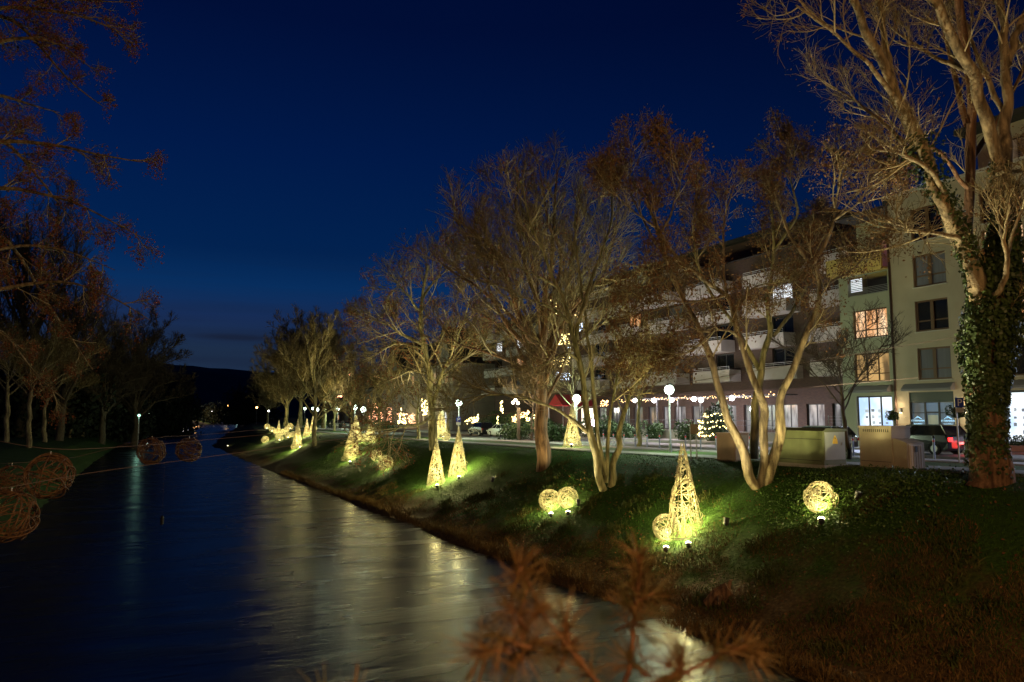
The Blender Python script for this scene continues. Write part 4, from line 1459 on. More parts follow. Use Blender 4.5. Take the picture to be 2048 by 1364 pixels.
# evergreen bulk and undergrowth below the great tree
def bush(name, c, rx, ry, rz, n, leaf, m, label, cat='bush', group=None, seed=1, lumps=9, body=None):
    rg = np.random.default_rng(seed)
    t = thing(name, c, label, cat, group)
    cc = rg.normal(size=(lumps, 3)) * .42
    cc[:, 2] = np.abs(cc[:, 2])
    k = rg.integers(0, lumps, n)
    u = nrm(rg.normal(size=(n, 3)))
    r = (.36 + .26 * rg.random(n)) ** .8
    P = cc[k] + u * r[:, None]
    P = P * np.array([rx, ry, rz]) * .8
    P[:, 2] = np.abs(P[:, 2] + rz * .25)
    a = nrm(u + .8 * rg.normal(size=(n, 3)))
    b = nrm(np.cross(a, rg.normal(size=(n, 3))))
    e = np.cross(a, b)
    s = (leaf * (.6 + .8 * rg.random(n)))[:, None]
    V = np.stack([P - b * s, P - e * s * .6, P + b * s, P + e * s * .6], 1).reshape(-1, 3)
    add_mesh('foliage', mesh_arrays('foliage', V, np.arange(len(V)).reshape(-1, 4), 4, [m]), t, 'stuff')
    st = MB()
    for q in range(4):
        an = q * 1.7
        st.tube([(c[0], c[1], c[2] - .05), (c[0] + .3 * rx * math.cos(an), c[1] + .3 * ry * math.sin(an), c[2] + rz * .7)], [.03 + rz * .01, .012], 5)
    st.build('stem', BARKD, t)
    return t


for px, d, rx, rz, lab, sd in ((330, 230, 11, 12, 'black evergreen mass filling the bank below the great tree', 71), (235, 160, 9, 8, 'dark evergreen shrubbery behind the riverside lamp', 72), (90, 132, 13, 9, 'dark evergreen thicket behind the thin trunks', 73), (20, 140, 12, 10, 'dark evergreen thicket at the park edge', 74), (430, 520, 22, 10, 'far dark thicket past the river bend', 75), (500, 300, 13, 8, 'dark shrub belt behind the far orbs', 76), (165, 150, 11, 9, 'dark holly thicket between the thin poles', 77), (290, 260, 12, 13, 'tall black conifer clump in front of the lit block', 78)):
    p = at_d(px, 834, d)
    p[2] = float(ground_z(p[0], p[1])) - .3
    bush('evergreen_shrub', p, rx, rx * .6, rz * 1.25, 5200, .5, mat('evergreen leaf', (.014, .022, .012), .8), lab, 'shrub', 'dark evergreens on the unlit bank', sd, 14)

# ---- near tree off the bank whose brown branches reach over the river
fL = np.array([-10.5, 27.0, 1.9])
stL = [[(*fL, .42), (-10.4, 27.1, 6, .36), (-10.2, 27.2, 11, .28), (-9.8, 27.3, 17, .18), (-9.2, 27.6, 23, .08)]]
for zb_, pts in ((7.0, [(0, 575, 27), (90, 560, 27), (150, 560, 26.6), (220, 590, 26.2), (300, 640, 25.8)]),
                 (8.6, [(0, 500, 27.5), (60, 480, 28), (140, 500, 28.3), (230, 540, 28.6)]),
                 (10.0, [(0, 360, 26), (70, 385, 26), (150, 395, 26), (220, 445, 26), (290, 478, 26)]),
                 (11.0, [(0, 275, 25.6), (90, 285, 25.4), (160, 300, 25.2), (230, 315, 25), (285, 325, 24.8)]),
                 (12.0, [(0, 260, 27), (60, 330, 27), (120, 410, 27.3), (180, 480, 27.6)]),
                 (13.5, [(0, 80, 26), (45, 70, 26), (90, 68, 26), (140, 100, 26), (195, 145, 26)]),
                 (14.5, [(0, 10, 27), (60, 60, 27), (110, 140, 27), (150, 180, 27), (210, 215, 27)]),
                 (16.0, [(0, 12, 25.5), (100, 18, 25.5), (180, 35, 25.5), (265, 75, 25.5)]),
                 (9.0, [(0, 440, 28), (40, 520, 28.5), (90, 600, 29), (150, 690, 29.6), (185, 740, 30)]),
                 (7.4, [(0, 640, 29), (40, 700, 29.5), (70, 760, 30), (130, 800, 30.5)]),
                 (17.0, [(0, -30, 26), (60, -10, 26), (140, 0, 26), (260, 5, 26)]),
                 (12.5, [(0, 180, 28), (40, 210, 28), (80, 215, 28.4), (120, 225, 28.8)])):
    b = fL + np.array([.3, .3, zb_ - fL[2]])
    w = [at_d(a[0], a[1], a[2]) for a in pts]
    n_ = len(w)
    stL.append([(*b, .10)] + [(*q, .085 - .07 * (k + 1) / n_) for k, q in enumerate(w)])
make_tree('ash_tree', stL, 'near tree reaching thin branches with russet leaf bunches over the river', None, BARK, TWIG, limbs=13, subs=8, twigs=6, reach=1.9, sublen=.85, twiglen=.42, tmin=.25, rmin=.0085, seed=81, pods=3800, podper=10, podsize=.075, podmat=PODR, podspread=.08, up=.02)

# ================================================================== LIT WILLOW SCULPTURES
rg = np.random.default_rng(3)


def orb_geo(rods, seg, rad, r=1.0, wob=.05):
    """an open ball wound from bent willow rods, unit radius"""
    P = np.zeros((rods, seg, 3))
    for k in range(rods):
        n = nrm(rg.normal(size=3))
        u = nrm(np.cross(n, rg.normal(size=3)))
        w = np.cross(n, u)
        off = rg.normal() * .28
        off = max(-.75, min(.75, off))
        a = np.linspace(0, rg.uniform(1.2, 2 * PI), seg) + rg.uniform(0, 6)
        rr = math.sqrt(1 - off * off)
        q = (np.cos(a)[:, None] * u + np.sin(a)[:, None] * w) * rr + n * off
        P[k] = q * r * (1 + wob * rg.normal() + .02 * np.sin(a * 3)[:, None])
    R = np.full((rods, seg), rad) * (.7 + .6 * rg.random((rods, 1)))
    return tubes(P, R, 4)


def cone_geo(h, r, rods, rad):
    """a tall wicker cone: leaning uprights, hoops and a tangle of short rods"""
    seg = 9
    P, R = [], []
    for k in range(17):
        a = 2 * PI * k / 17 + rg.normal() * .12
        tw = rg.normal() * .7
        t = np.linspace(-.01, rg.uniform(.7, 1.02), seg)
        rr = r * (1 - t) * (1 + .07 * rg.normal()) + .012
        P.append(np.stack([rr * np.cos(a + tw * t), rr * np.sin(a + tw * t), t * h], 1))
        R.append(np.full(seg, rad))
    for k in range(rods):
        t0 = rg.random() ** 1.25 * .93
        a0 = rg.random() * 2 * PI
        ln = rg.uniform(.10, .26) * h
        an = rg.uniform(0, PI)
        u = np.linspace(-.5, .5, seg)
        t = t0 + u * ln * math.sin(an) / h
        rb = r * (1 - np.clip(t, 0, 1)) + .014
        a = a0 + u * ln * math.cos(an) / max(.035, r * (1 - t0)) + rg.normal() * .12 * (u * 2) ** 2
        rr = rb * (1 + .09 * rg.normal() + .05 * np.cos(u * 5 + k))
        P.append(np.stack([rr * np.cos(a), rr * np.sin(a), np.clip(t, -.01, 1.01) * h], 1))
        R.append(np.full(seg, rad * rg.uniform(.65, 1.25)))
    return tubes(np.array(P), np.array(R), 4)


def me_of(name, geo, m):
    return mesh_arrays(name, geo[0], geo[1], 4, [m], smooth=True)


ORB = [me_of('weave', orb_geo(44, 16, .021), ROD) for _ in range(3)]
ORBF = me_of('weave', orb_geo(30, 12, .040), ROD)
CONE = [me_of('weave', cone_geo(1.0, .185, 165, .0043), ROD) for _ in range(3)]
CONEF = me_of('weave', cone_geo(1.0, .165, 110, .0075), ROD)
WARM = (1.0, .86, .36)


def flood(p, aim, power, label, disc=True, col=WARM, angle=110, name='floodlight', hood=False):
    """small round ground spotlight: stake, housing with visor, bright lens"""
    t = thing(name, p, label, 'floodlight', 'small ground floodlights on the bank')
    d = nrm(np.array(aim) - np.array(p))
    c = np.array(p) + np.array([0, 0, .16])
    MB().tube([np.array(p) - np.array([0, 0, .08]), c], .018, 5).build('stake', BLACK, t)
    MB().tube([c - d * .13, c - d * .10, c], [.05, .085, .10], 10).build('housing', BLACK, t)
    if hood:
        hv, hq = tubes(np.array([[c, c + d * .07, c + d * .15]]), np.array([[.102, .104, .106]]), 12)
        add_mesh('hood', mesh_arrays('hood', hv - np.array(p), hq, 4, [BLACK]), t)
        MB().tube([c + d * .004, c + d * .008], [.09, .09], 10).build('lens', BULB_F, t)
    else:
        MB().tube([c + d * .001, c + d * .05, c + d * .075], [.098, .10, .06], 10).build('lens', BULB_F, t)
    lamp(t, c + d * (.03 if hood else .20), power, col, 'SPOT', .03, np.array(aim), angle, .8)
    return t


GO, GC = 'glowing willow orbs on the bank', 'glowing willow cones on the bank'


def orb(px, py, rpx, label, fl=True, far=False, k=0, power=1150, base=None, fpx=None):
    p = on_ground(px, base if base is not None else py + rpx * .93)
    s = ppm(p)
    r = max(.36, min(.62, rpx / s))
    c = p + np.array([0, 0, r * .93])
    t = thing('willow_orb', p, label, 'light orb', GO)
    o = add_mesh('weave', ORBF if far else ORB[k % 3], t, 'stuff')
    o.location = (0, 0, r * .93)
    o.scale = (r, r, r * .97)
    o.rotation_euler = (rg.random() * 6, rg.random() * 6, rg.random() * 6)
    lamp(t, c - np.array([0, 0, r * .35]), .20 * power * (r / .5) ** 2, WARM, size=.1)
    if fl:
        tow = nrm(EYE - c) * np.array([1, 1, 0])
        q = c + nrm(tow) * (r + .30)
        if fpx is not None:
            q = q + RT * (fpx - px) / s
        q[2] = float(ground_z(q[0], q[1]))
        flood(q, c + np.array([0, 0, .1]), power * (2.4 if not far else 1.6), 'small floodlight in front of the ' + fl, angle=70)
    return t


def cone(px, py_top, py_base, label, fl=True, far=False, k=0, power=4200, wide=1.0, fpx=None):
    p = on_ground(px, py_base)
    s = ppm(p)
    h = (py_base - py_top) / s
    t = thing('willow_cone', p - np.array([0, 0, .05]), label, 'light cone', GC)
    o = add_mesh('weave', CONEF if far else CONE[k % 3], t, 'stuff')
    o.scale = (h * wide, h * wide, h)
    o.rotation_euler[2] = k * 1.3
    lamp(t, p + np.array([0, 0, .40]), power * .22, WARM, size=.15)
    lamp(t, p + np.array([0, 0, h * .40]), power * .10, WARM, size=.12)
    if fl:
        tow = nrm((EYE - p) * np.array([1, 1, 0]))
        q = p + tow * (h * .185 * wide + .35)
        if fpx is not None:
            q = q + RT * (fpx - px) / s
        q[2] = float(ground_z(q[0], q[1]))
        flood(q, p + np.array([0, 0, h * .36]), power * 1.9, 'small floodlight in front of the ' + fl, angle=54)
    return t


cone(1369, 884, 1071, 'tallest glowing willow cone beside the orb nearest the water', 'tallest cone', k=0, fpx=1376)
orb(1334, 1056, 27, 'glowing willow orb touching the foot of the tallest cone', 'orb at the foot of the tallest cone', k=0, fpx=1332)
orb(1642, 996, 31, 'glowing willow orb alone on the slope below the beige cabinet', 'orb alone below the beige cabinet', k=1, fpx=1642)
orb(1100, 1002, 22, 'lower glowing orb of the pair under the floodlit clump of stems', 'lower orb of the pair', k=2, fpx=1102)
orb(1135, 996, 21, 'upper glowing orb of the pair under the floodlit clump of stems', 'upper orb of the pair', k=0, fpx=1136)
cone(872, 875, 970, 'glowing willow cone nearer the water of the twin cones', 'twin cone nearer the water', k=1, fpx=874)
cone(917, 853, 951, 'glowing willow cone of the twin pair below the parking sign lamp', 'twin cone below the parking sign lamp', k=2, fpx=918)
orb(771, 927, 15.5, 'bigger glowing orb of the two lying on open grass', None, k=1)
orb(753, 911, 11.5, 'smaller glowing orb of the two lying on open grass', None, k=2)
cone(703, 848, 920, 'front one of the overlapping willow cones, with an orb inside its foot', 'front overlapping cone', k=0, wide=1.35, fpx=700)
orb(704, 906, 12, 'glowing orb tucked into the foot of the front overlapping cone', None, k=1)
cone(711, 829, 889, 'rear one of the overlapping willow cones', 'rear overlapping cone', k=1, wide=1.35, fpx=714)
cone(741, 836, 882, 'glowing cone half veiled by hanging twigs', 'cone veiled by twigs', k=2, wide=1.3, fpx=742)
orb(731, 874, 8, 'glowing orb between the veiled cone and the rear overlapping cone', None, k=0)
orb(745, 878, 8, 'glowing orb in front of the cone veiled by hanging twigs', None, k=2)
cone(882, 805, 877, 'glowing cone half hidden behind the trunk beside the path', 'cone hidden by the trunk', k=0, wide=.95, fpx=886)
orb(892, 873, 8.5, 'glowing orb peeping out beside the trunk by the path', None, k=1)
cone(1145, 806, 894, 'glowing cone by the footpath in front of the red awning', 'cone by the red awning', k=1, wide=1.05, fpx=1143)
cone(594, 838, 898, 'largest cone of the farthest glowing group', 'largest far cone', far=True, k=0, fpx=600)
orb(588, 893, 6, 'orb leaning on the largest far cone', None, far=True)
cone(613, 837, 873, 'narrow far cone beside the slim dark trunk', None, far=True, k=1)
cone(625, 830, 867, 'far cone mostly hidden by the slim dark trunk', None, far=True, k=2)
orb(628, 857, 6, 'far orb beside the cone hidden by the slim trunk', None, far=True)
cone(557, 840, 874, 'dim far cone rising out of the crowd of orbs', None, far=True, k=2)
for px, py, r_, fl, lab in ((534, 853, 5.8, 'farthest orb of the string', 'far orb at the upper end of the string toward the river'),
                            (544, 859, 5.4, 'second orb of the string', 'far orb second from the upper river end of the string'),
                            (552, 862.5, 5.6, None, 'far orb third from the upper river end of the string'),
                            (572, 847.5, 4.6, None, 'far orb half hidden behind the broad tree'),
                            (580.5, 853, 6.3, 'orb under the broad tree', 'far orb highest on the slope under the broad tree'),
                            (572.5, 859, 5.4, None, 'far orb just below the highest one on the slope'),
                            (565, 864, 5.8, None, 'far orb in the middle of the crowd'),
                            (559, 875, 7.2, 'big orb before the dim far cone', 'far orb standing before the dim far cone'),
                            (576, 871, 6.6, 'orb between the dim cone and the largest far cone', 'far orb between the dim cone and the largest far cone'),
                            (586, 868, 5.4, None, 'far orb just behind the largest far cone'),
                            (530, 879, 7.0, None, 'far orb lying alone nearest the water')):
    orb(px, py, r_, lab, fl, far=True)
# stand-alone spots: two at stems, one lone; the four crown spots are added light
for px, py, aim, pw, lab in ((1157, 1012, at_d(1165, 620, dC), 2600, 'black spotlight aimed up into the pale clump of stems'),
                             (1453, 1053, at_d(1515, 620, dB), 1900, 'black spotlight on the slope aimed at the leaning three stemmed tree'),
                             (985, 965, at_d(1075, 470, dD), 6500, 'added spotlight out on the grass, brightening the round crown'),
                             (815, 915, at_d(845, 610, dE), 5500, 'added spotlight in the grass, brightening the drooping limbed tree'),
                             (640, 878, at_d(600, 700, 110), 14000, 'added spotlight in the grass, brightening the far group of trees'),
                             (1716, 1003, at_d(1890, 260, dA), 8500, 'added spotlight sunk in the ground ivy, brightening the huge tree'),
                             (455, 894, None, 60, 'lone warm spotlight low on the far spit of the bank')):
    p = on_ground(px, py)
    flood(p, aim if aim is not None else p + np.array([2, 4, 2.]), pw, lab, angle=74, hood=aim is not None, col=(1, .86, .52) if aim is not None else WARM)

# ---- dark willow balls on ropes over the river
HB = []
for px, py, rpx, r_, lab in ((20, 1032, 49, .46, 'largest brown willow ball, cut by the photo edge, hung low over the water'),
                             (99, 952, 43, .46, 'brown willow ball with its rope running across the river, clear of the others'),
                             (22, 960, 29, .42, 'dim brown willow ball hung behind the largest one'),
                             (303, 902, 26, .44, 'brown willow ball over the middle of the river'),
                             (378, 899, 23, .44, 'brown willow ball in front of the lamp reflections')):
    c = at_d(px, py, r_ * F / rpx)
    t = thing('hanging_ball', c, lab, 'willow ball', 'brown willow balls hung over the river')
    me = me_of('weave', orb_geo(30 if rpx > 40 else 36, 22, .030), RODB)
    o = add_mesh('weave', me, t, 'stuff')
    o.scale = (r_,) * 3
    o.rotation_euler = (.4, px * .1, px)
    MB().tube([c + np.array([0, 0, r_ * .95]), c + np.array([0, 0, r_ * 1.14])], .012, 5).build('hook', METAL, t)
    HB.append(c + np.array([0, 0, r_ * 1.14]))
ROPE = mat('pale rope', (.17, .125, .11), .8)


def rope(pts, label, r=.006):
    p = resample([(*a, 0) for a in pts], 40)[:, :3]
    t = MB().tube(p, r, 5).build('rope', ROPE, None)
    return tag(t, label, 'rope', 'ropes across the river')


rope([at_d(-60, 870, 17), HB[1], at_d(300, 890, 19), at_d(430, 878, 22), np.array([22.3, 16, 7.2])], 'rope that carries the clear brown willow ball')
rope([at_d(-60, 930, 25), HB[2], at_d(150, 918, 25.5), HB[3], HB[4], at_d(700, 842, 34), at_x(1640, 712, 40.9)], 'rope that carries the balls over the middle of the river')
rope([at_d(-60, 985, 14), HB[0], at_d(145, 950, 15.5), at_d(450, 909, 18), at_d(800, 862, 21), np.array([22.2, 14.4, 8.4])], 'lowest rope, running pale across the dark water')
q = HB[3] + RT * .46
wt = MB().tube([q, q - np.array([0, 0, 2.65])], .0018, 4).build('cord', ROPE, None)
tag(wt, 'thin cord with a small weight hanging beside the ball over the river', 'cord')
MB().tube([q - np.array([0, 0, 2.65]), q - np.array([0, 0, 2.72]), q - np.array([0, 0, 2.95])], [.03, .06, .05], 7).build('weight', BLACK, wt, local=True)


# ================================================================== STREET FURNITURE
GREENW = (.78, 1.0, .66)


def street_lamp(px, pyt, pyb, power, label, globe=None, col=GREENW, r=.19, d=None, pole=None, group='street lamps along the path'):
    p = on_ground(px, pyb) if d is None else at_d(px, 834, d)
    if d is not None:
        p[2] = float(ground_z(p[0], p[1]))
    s = ppm(p)
    dep = np.dot(p - EYE, FW)
    top = at_d(px, pyt, dep)
    h = top[2] - p[2]
    t = thing('street_lamp', p, label, 'street lamp', group)
    MB().lathe(p, [(.09, -.1), (.09, .5), (.055, .55), (.04, h - r * 1.1)], 8).build('pole', pole or METAL, t)
    MB().lathe(p, [(.05, h - r * 1.15), (.11, h - r * 1.05), (.11, h - r * .95)], 10).build('collar', BLACK, t)
    MB().ball(p + np.array([0, 0, h]), r, 12, 8).build('globe', globe or BULB_G, t, smooth=True)
    MB().lathe(p, [(.02, h + r * .95), (r * .8, h + r * .99), (r * .55, h + r * 1.25), (.03, h + r * 1.35)], 12).build('cap', BLACK, t)
    if power:
        lamp(t, p + np.array([0, 0, h - r - .12]) + nrm((EYE - p) * np.array([1, 1, 0])) * .3, power, col, size=.15)
    return t


street_lamp(1341, 779, 905, 2000, 'tall greenish globe lamp before the brick block, behind the tip of the tallest cone', r=.27)
street_lamp(917, 806, 877, 2000, 'greenish globe lamp carrying a blue parking sign', r=.34)
street_lamp(1154, 797, 884, 2000, 'greenish globe lamp beside the floodlit stems', r=.34)
street_lamp(726, 819, 866, 2000, 'greenish globe lamp right of the double willow cone'.replace('right of', 'next to'), r=.42)
street_lamp(709, 815, 863, 1500, 'greenish globe lamp rising straight above the double willow cone', r=.38)
street_lamp(675, 819, 857, 1200, 'smaller greenish lamp behind the pale forked tree', r=.38)
street_lamp(633, 819, 853, 1700, 'brightest far greenish lamp behind the slim dark trunk', r=.42)
street_lamp(625, 817, 851, 0, 'far lamp close beside the brightest far one', r=.3)
street_lamp(609, 817, 850, 500, 'far lamp over the end of the footpath', r=.3)
street_lamp(537, 822, 845, 0, 'small cold lamp between the hanging twigs of the far group', BULB_W, d=190, r=.2)
street_lamp(513, 815, 845, 0, 'small orange lamp at the edge of the far group of trees', BULB_O, d=230, r=.28)
# riverside lamp on the dark bank and lights past the bend
GF = 'far lamps beyond the bend of the river'
street_lamp(278, 831, 850, 45, 'teal green glaring lamp on the dark bank by the water', glow('teal lamp globe', (.45, 1.0, .72), 3), (.45, 1, .72), r=.24, d=135, group='lamps on the dark bank')
street_lamp(288, 829, 845, 0, 'tiny white lamp next to the teal glaring one', BULB_W, d=190, r=.16, group='lamps on the dark bank')
street_lamp(298, 828, 845, 0, 'tiny greenish lamp, second beyond the teal glaring one', BULB_G, d=210, r=.2, group='lamps on the dark bank')
for px, py, m_, c_, pw, r_, d_, lab in ((371, 812, BULB_W, (1, 1, 1), 3200, .45, 500, 'cold white lamp nearest the dark trees past the bend'),
                                        (393, 817, BULB_O, (1, .5, .15), 3600, .6, 500, 'orange lamp past the bend close to the cold white one'),
                                        (424, 823, BULB_W, (1, .97, .95), 1500, .55, 560, 'white starry lamp in the middle of the far shore'),
                                        (448, 823, BULB_W, (1, .97, .95), 1800, .6, 560, 'white starry lamp on the far shore below the orange one'),
                                        (455, 812, BULB_O, (1, .5, .15), 3600, .6, 580, 'orange lamp standing highest on the far shore'),
                                        (476, 823, BULB_G, (.6, 1, .8), 900, .4, 560, 'small teal lamp at the far shore edge of the thicket')):
    street_lamp(px, py, 845, pw * 2.5, lab, m_, c_, r=r_, d=d_, group=GF)

# warm three-bulb lantern on a timber post
p = on_ground(1037, 880)
dep = float(np.dot(p - EYE, FW))
t = thing('lantern_post', p, 'timber post with a cluster of three warm white bulbs', 'lantern')
tp = at_d(1036, 815, dep)
MB().box(p[0] - .13, p[0] + .13, p[1] - .13, p[1] + .13, p[2] - .1, tp[2]).build('post', BARKD, t)
for px, py in ((1026, 805), (1031, 800), (1036, 806)):
    c = at_d(px, py, dep - .3)
    MB().ball(c, .15, 10, 7).build('bulb', glow('warm lantern bulb', (1, .74, .5), 22), t, smooth=True)
    MB().tube([c, tp - np.array([0, 0, .05])], .02, 4).build('bracket', BLACK, t)
lamp(t, at_d(1031, 806, dep - .9), 900, (1, .72, .45), size=.2)

# parking signs
BLUE = mat('sign blue', (.02, .05, .32), .5, emit=(.02, .05, .4), estr=.0)
WHITE = mat('sign white', (.75, .75, .75), .5)


def parking_sign(px, pyc, pyb, h_px, label, own_pole=True):
    p = on_ground(px, pyb)
    dep = float(np.dot(p - EYE, FW))
    s = F / dep
    c = at_d(px, pyc, dep - .12)
    w = h_px / s
    t = thing('parking_sign', c, label, 'sign', 'parking signs on the street')
    ry = -YAW
    Rm = Matrix.Rotation(-YAW, 3, 'Z')

    def loc(x, y, z):
        return c + RT * x * w + nrm(FW * np.array([1, 1, 0])) * y + np.array([0, 0, z * w])

    def panel(x0, x1, z0_, z1_, y0_, y1_):
        m_ = MB()
        a = [loc(x, y, z) for z in (z0_, z1_) for y in (y0_, y1_) for x in (x0, x1)]
        m_.v += [tuple(q) for q in a]
        m_.f += [(0, 2, 3, 1), (4, 5, 7, 6), (0, 1, 5, 4), (2, 6, 7, 3), (0, 4, 6, 2), (1, 3, 7, 5)]
        return m_
    panel(-.5, .5, -.55, .55, 0, .02).build('panel', BLUE, t)
    lo = lettering(t, 'P', loc(0, -.006, -.40), w * 1.18, WHITE, (PI / 2, 0, -YAW), 'letter')
    panel(-.48, .48, -1.15, -.62, 0, .02).build('plate', mat('sign plate', (.45, .44, .40), .6), t)
    if own_pole:
        MB().tube([p - np.array([0, 0, .1]), np.array([p[0], p[1], c[2] + w * .75])], .032, 7).build('pole', METAL, t)
    return t


parking_sign(917, 839, 877, 9.5, 'blue parking sign with a small plate on the greenish globe lamp', False)
parking_sign(1919, 805, 926, 17, 'blue parking sign on a thin pole before the warm lit wall by the shop door')
parking_sign(1063, 838, 878, 7, 'blue sign plate half hidden by the dark street tree near the bulb hedge')

# bollards
GB = 'slim steel bollards along the pavement edge'
proto = None
bol = [(1932, 921, 'nearest slim bollard, by the ivy covered trunk'), (1869, 919, 'slim bollard before the dark shop door'), (1707, 912, 'slim bollard next to the young dark street tree')]
for px, py, lab in ((1697, 0, 0),):
    pass
pts = [on_ground(px, py) for px, py, _ in bol]
labs = [l for _, _, l in bol]
for px, lab in ((1576, 'slim bollard between the right stem and the green cabinet'.replace('right stem', 'last stem')), (1500, 'slim bollard just behind the darker single stemmed tree'), (1432, 'slim bollard behind the brown cabinet edge'), (1401, 'slim bollard close beyond the notice board'),
                (1371, 'slim bollard just before the notice board'), (1319, 'slim bollard next to the globe lamp pole'), (1294, 'slim bollard second from the globe lamp pole'), (1270, 'slim bollard behind the green lit street tree'),
                (1248, 'slim bollard just past the green lit street tree'), (1227, 'slim bollard behind the thickest floodlit stem'), (1207, 'farthest slim bollard, seen between the floodlit stems')):
    r = ray(px, 880)
    x = 31.0
    y = r[1] / r[0] * x
    pts.append(np.array([x, y, float(zs(y))]))
    labs.append(lab)
for p, lab in zip(pts, labs):
    p = np.array([p[0], p[1], float(zs(p[1])) + .012])
    if proto is None:
        t = proto = thing('bollard', p, lab, 'bollard', GB)
        MB().lathe(p, [(.045, -.05), (.045, .88), (.03, .9)], 10).build('post', mat('lacquered steel', (.20, .22, .30), .35, metal=.5), t)
        MB().lathe(p, [(.03, .905), (.05, .92), (.055, .98), (.03, 1.03)], 10).build('cap', BLACK, t)
        MB().lathe(p, [(.0465, .74), (.0465, .84)], 10).build('band', mat('red reflector band', (.45, .03, .03), .4), t)
    else:
        t = proto.copy()
        COL.objects.link(t)
        WL[t.name] = p
        t.location = p
        t['label'] = lab
        for ch in proto.children:
            dup(ch, t)

# cabinets
CABG = mat('green grey cabinet paint', (.125, .145, .075), .5, (1.5, (.10, .115, .06), 6))
CABB = mat('beige cabinet paint', (.33, .29, .22), .55, (1.2, (.26, .225, .17), 7))
CABR = mat('brown cabinet paint', (.20, .135, .10), .6, (1.2, (.25, .17, .13), 5))
z = 3.98
x, y = 22.75, 20.35
t = thing('switch_cabinet', (x, y, z), 'big green grey cabinet with a yellow warning triangle, crossed by branch shadows', 'cabinet')
xb, yb = x + 1.15, y + 2.35
MB().box(x - .04, xb + .04, y - .04, yb + .04, z - .25, z + .16).build('plinth', CONC, t)
MB().box(x, xb, y, yb, z + .161, z + 1.42).build('body', CABG, t)
MB().prism([(x - .06, z + 1.421), (xb + .06, z + 1.421), (xb + .02, z + 1.50), (x + .1, z + 1.53)], 1, y - .06, yb + .06).build('lid', CABG, t)
MB().box(x + .05, xb - .05, y - .022, y - .002, z + .35, z + 1.38).build('door', mat('grey cabinet door', (.30, .33, .34), .5, (2, (.26, .29, .30), 4)), t)
MB().box(xb - .22, xb - .18, y - .04, y - .0225, z + .88, z + 1.0).build('handle', METAL, t)
c = np.array([x + .58, y - .026, z + 1.05])
wt_ = MB().prism([(c[0] - .13, c[2] + .0), (c[0] + .13, c[2] + .0), (c[0], c[2] + .22)], 1, y - .0275, y - .0235).build('warning_triangle', mat('warning yellow', (.75, .50, .02), .5), t)
MB().box(c[0] - .13, c[0] + .13, y - .0275, y - .0235, c[2] - .11, c[2] - .006).build('warning_plate', mat('warning yellow', (.75, .50, .02), .5), t)
fl = [(.0, .165), (-.035, .085), (-.005, .09), (-.02, .03), (.03, .105), (.003, .10)]
MB().prism([(c[0] + a, c[2] + b) for a, b in fl], 1, y - .030, y - .0278).build('bolt_symbol', BLACK, wt_)
for dz in (.30, 1.1):
    MB().box(x - .012, x - .002, y + .12, yb - .12, z + dz, z + dz + .02).build('seam', BLACK, t)

x, y, z = 23.75, 18.25, 4.05
t = thing('switch_cabinet', (x, y, z), 'tall beige cabinet with a smaller stepped box built onto its side', 'cabinet')
yb = y + 1.35
MB().box(x, x + 1.0, y, yb, z - .2, z + 1.50).build('body', CABB, t)
MB().box(x - .03, x + 1.03, y - .03, yb + .03, z + 1.501, z + 1.56).build('lid', CABB, t)
for k in range(13):
    MB().box(x - .008, x - .001, y + .12 + k * .085, y + .15 + k * .085, z + 1.34, z + 1.44).build('vent_slot', BLACK, t)
MB().box(x - .006, x - .001, y + .05, yb - .05, z + .28, z + .295).build('seam', BLACK, t)
an = MB().prism([(y - .55, z - .2), (y - .004, z - .2), (y - .004, z + 1.12), (y - .1, z + 1.12), (y - .55, z + .98)], 0, x + .05, x + .95).build('annex', CABB, t)
MB().box(x + .16, x + .82, y - .565, y - .552, z + .02, z + .92).build('door', mat('pale annex door', (.50, .47, .44), .5), an)
for k in range(5):
    MB().box(x + .22 + k * .13, x + .235 + k * .13, y - .572, y - .5655, z + .05, z + .88).build('rib', CABB, an)
MB().box(x + .44, x + .56, y - .58, y - .566, z + .66, z + .86).build('label_plate', BLACK, an)

x, y, z = 22.95, 25.3, 3.92
t = thing('switch_cabinet', (x, y, z), 'plain brown cabinet half hidden behind the leaning stems', 'cabinet')
MB().box(x, x + .75, y, y + 1.15, z - .2, z + 1.25).build('body', CABR, t)
MB().box(x - .03, x + .78, y - .03, y + 1.18, z + 1.251, z + 1.31).build('lid', CABR, t)
MB().box(x + .05, x + .7, y - .02, y - .002, z + .15, z + 1.2).build('door', CABB, t)

# notice board on two posts
pb = on_ground(1387, 920)
t = thing('notice_board', pb, 'small brown notice board on two steel posts by the footpath', 'notice board')
dep = float(np.dot(pb - EYE, FW))
for px in (1382, 1394):
    q = at_d(px, 920, dep)
    MB().tube([np.array([q[0], q[1], pb[2] - .1]), np.array([q[0], q[1], at_d(px, 851, dep)[2]])], .03, 7).build('post', METAL, t)
a, b = at_d(1381, 868, dep - .05), at_d(1396, 848, dep - .05)
q = MB()
e = nrm(FW * np.array([1, 1, 0])) * .05
for zz_ in (a[2], b[2]):
    for o_ in (0 * e, e):
        q.v += [tuple(np.array([a[0], a[1], zz_]) - o_), tuple(np.array([b[0], b[1], zz_]) - o_)]
q.f += [(0, 1, 3, 2), (4, 6, 7, 5), (0, 4, 5, 1), (2, 3, 7, 6), (0, 2, 6, 4), (1, 5, 7, 3)]
q.build('board', mat('board brown', (.10, .07, .05), .7), t)

# ---- cars
PAINT = {}


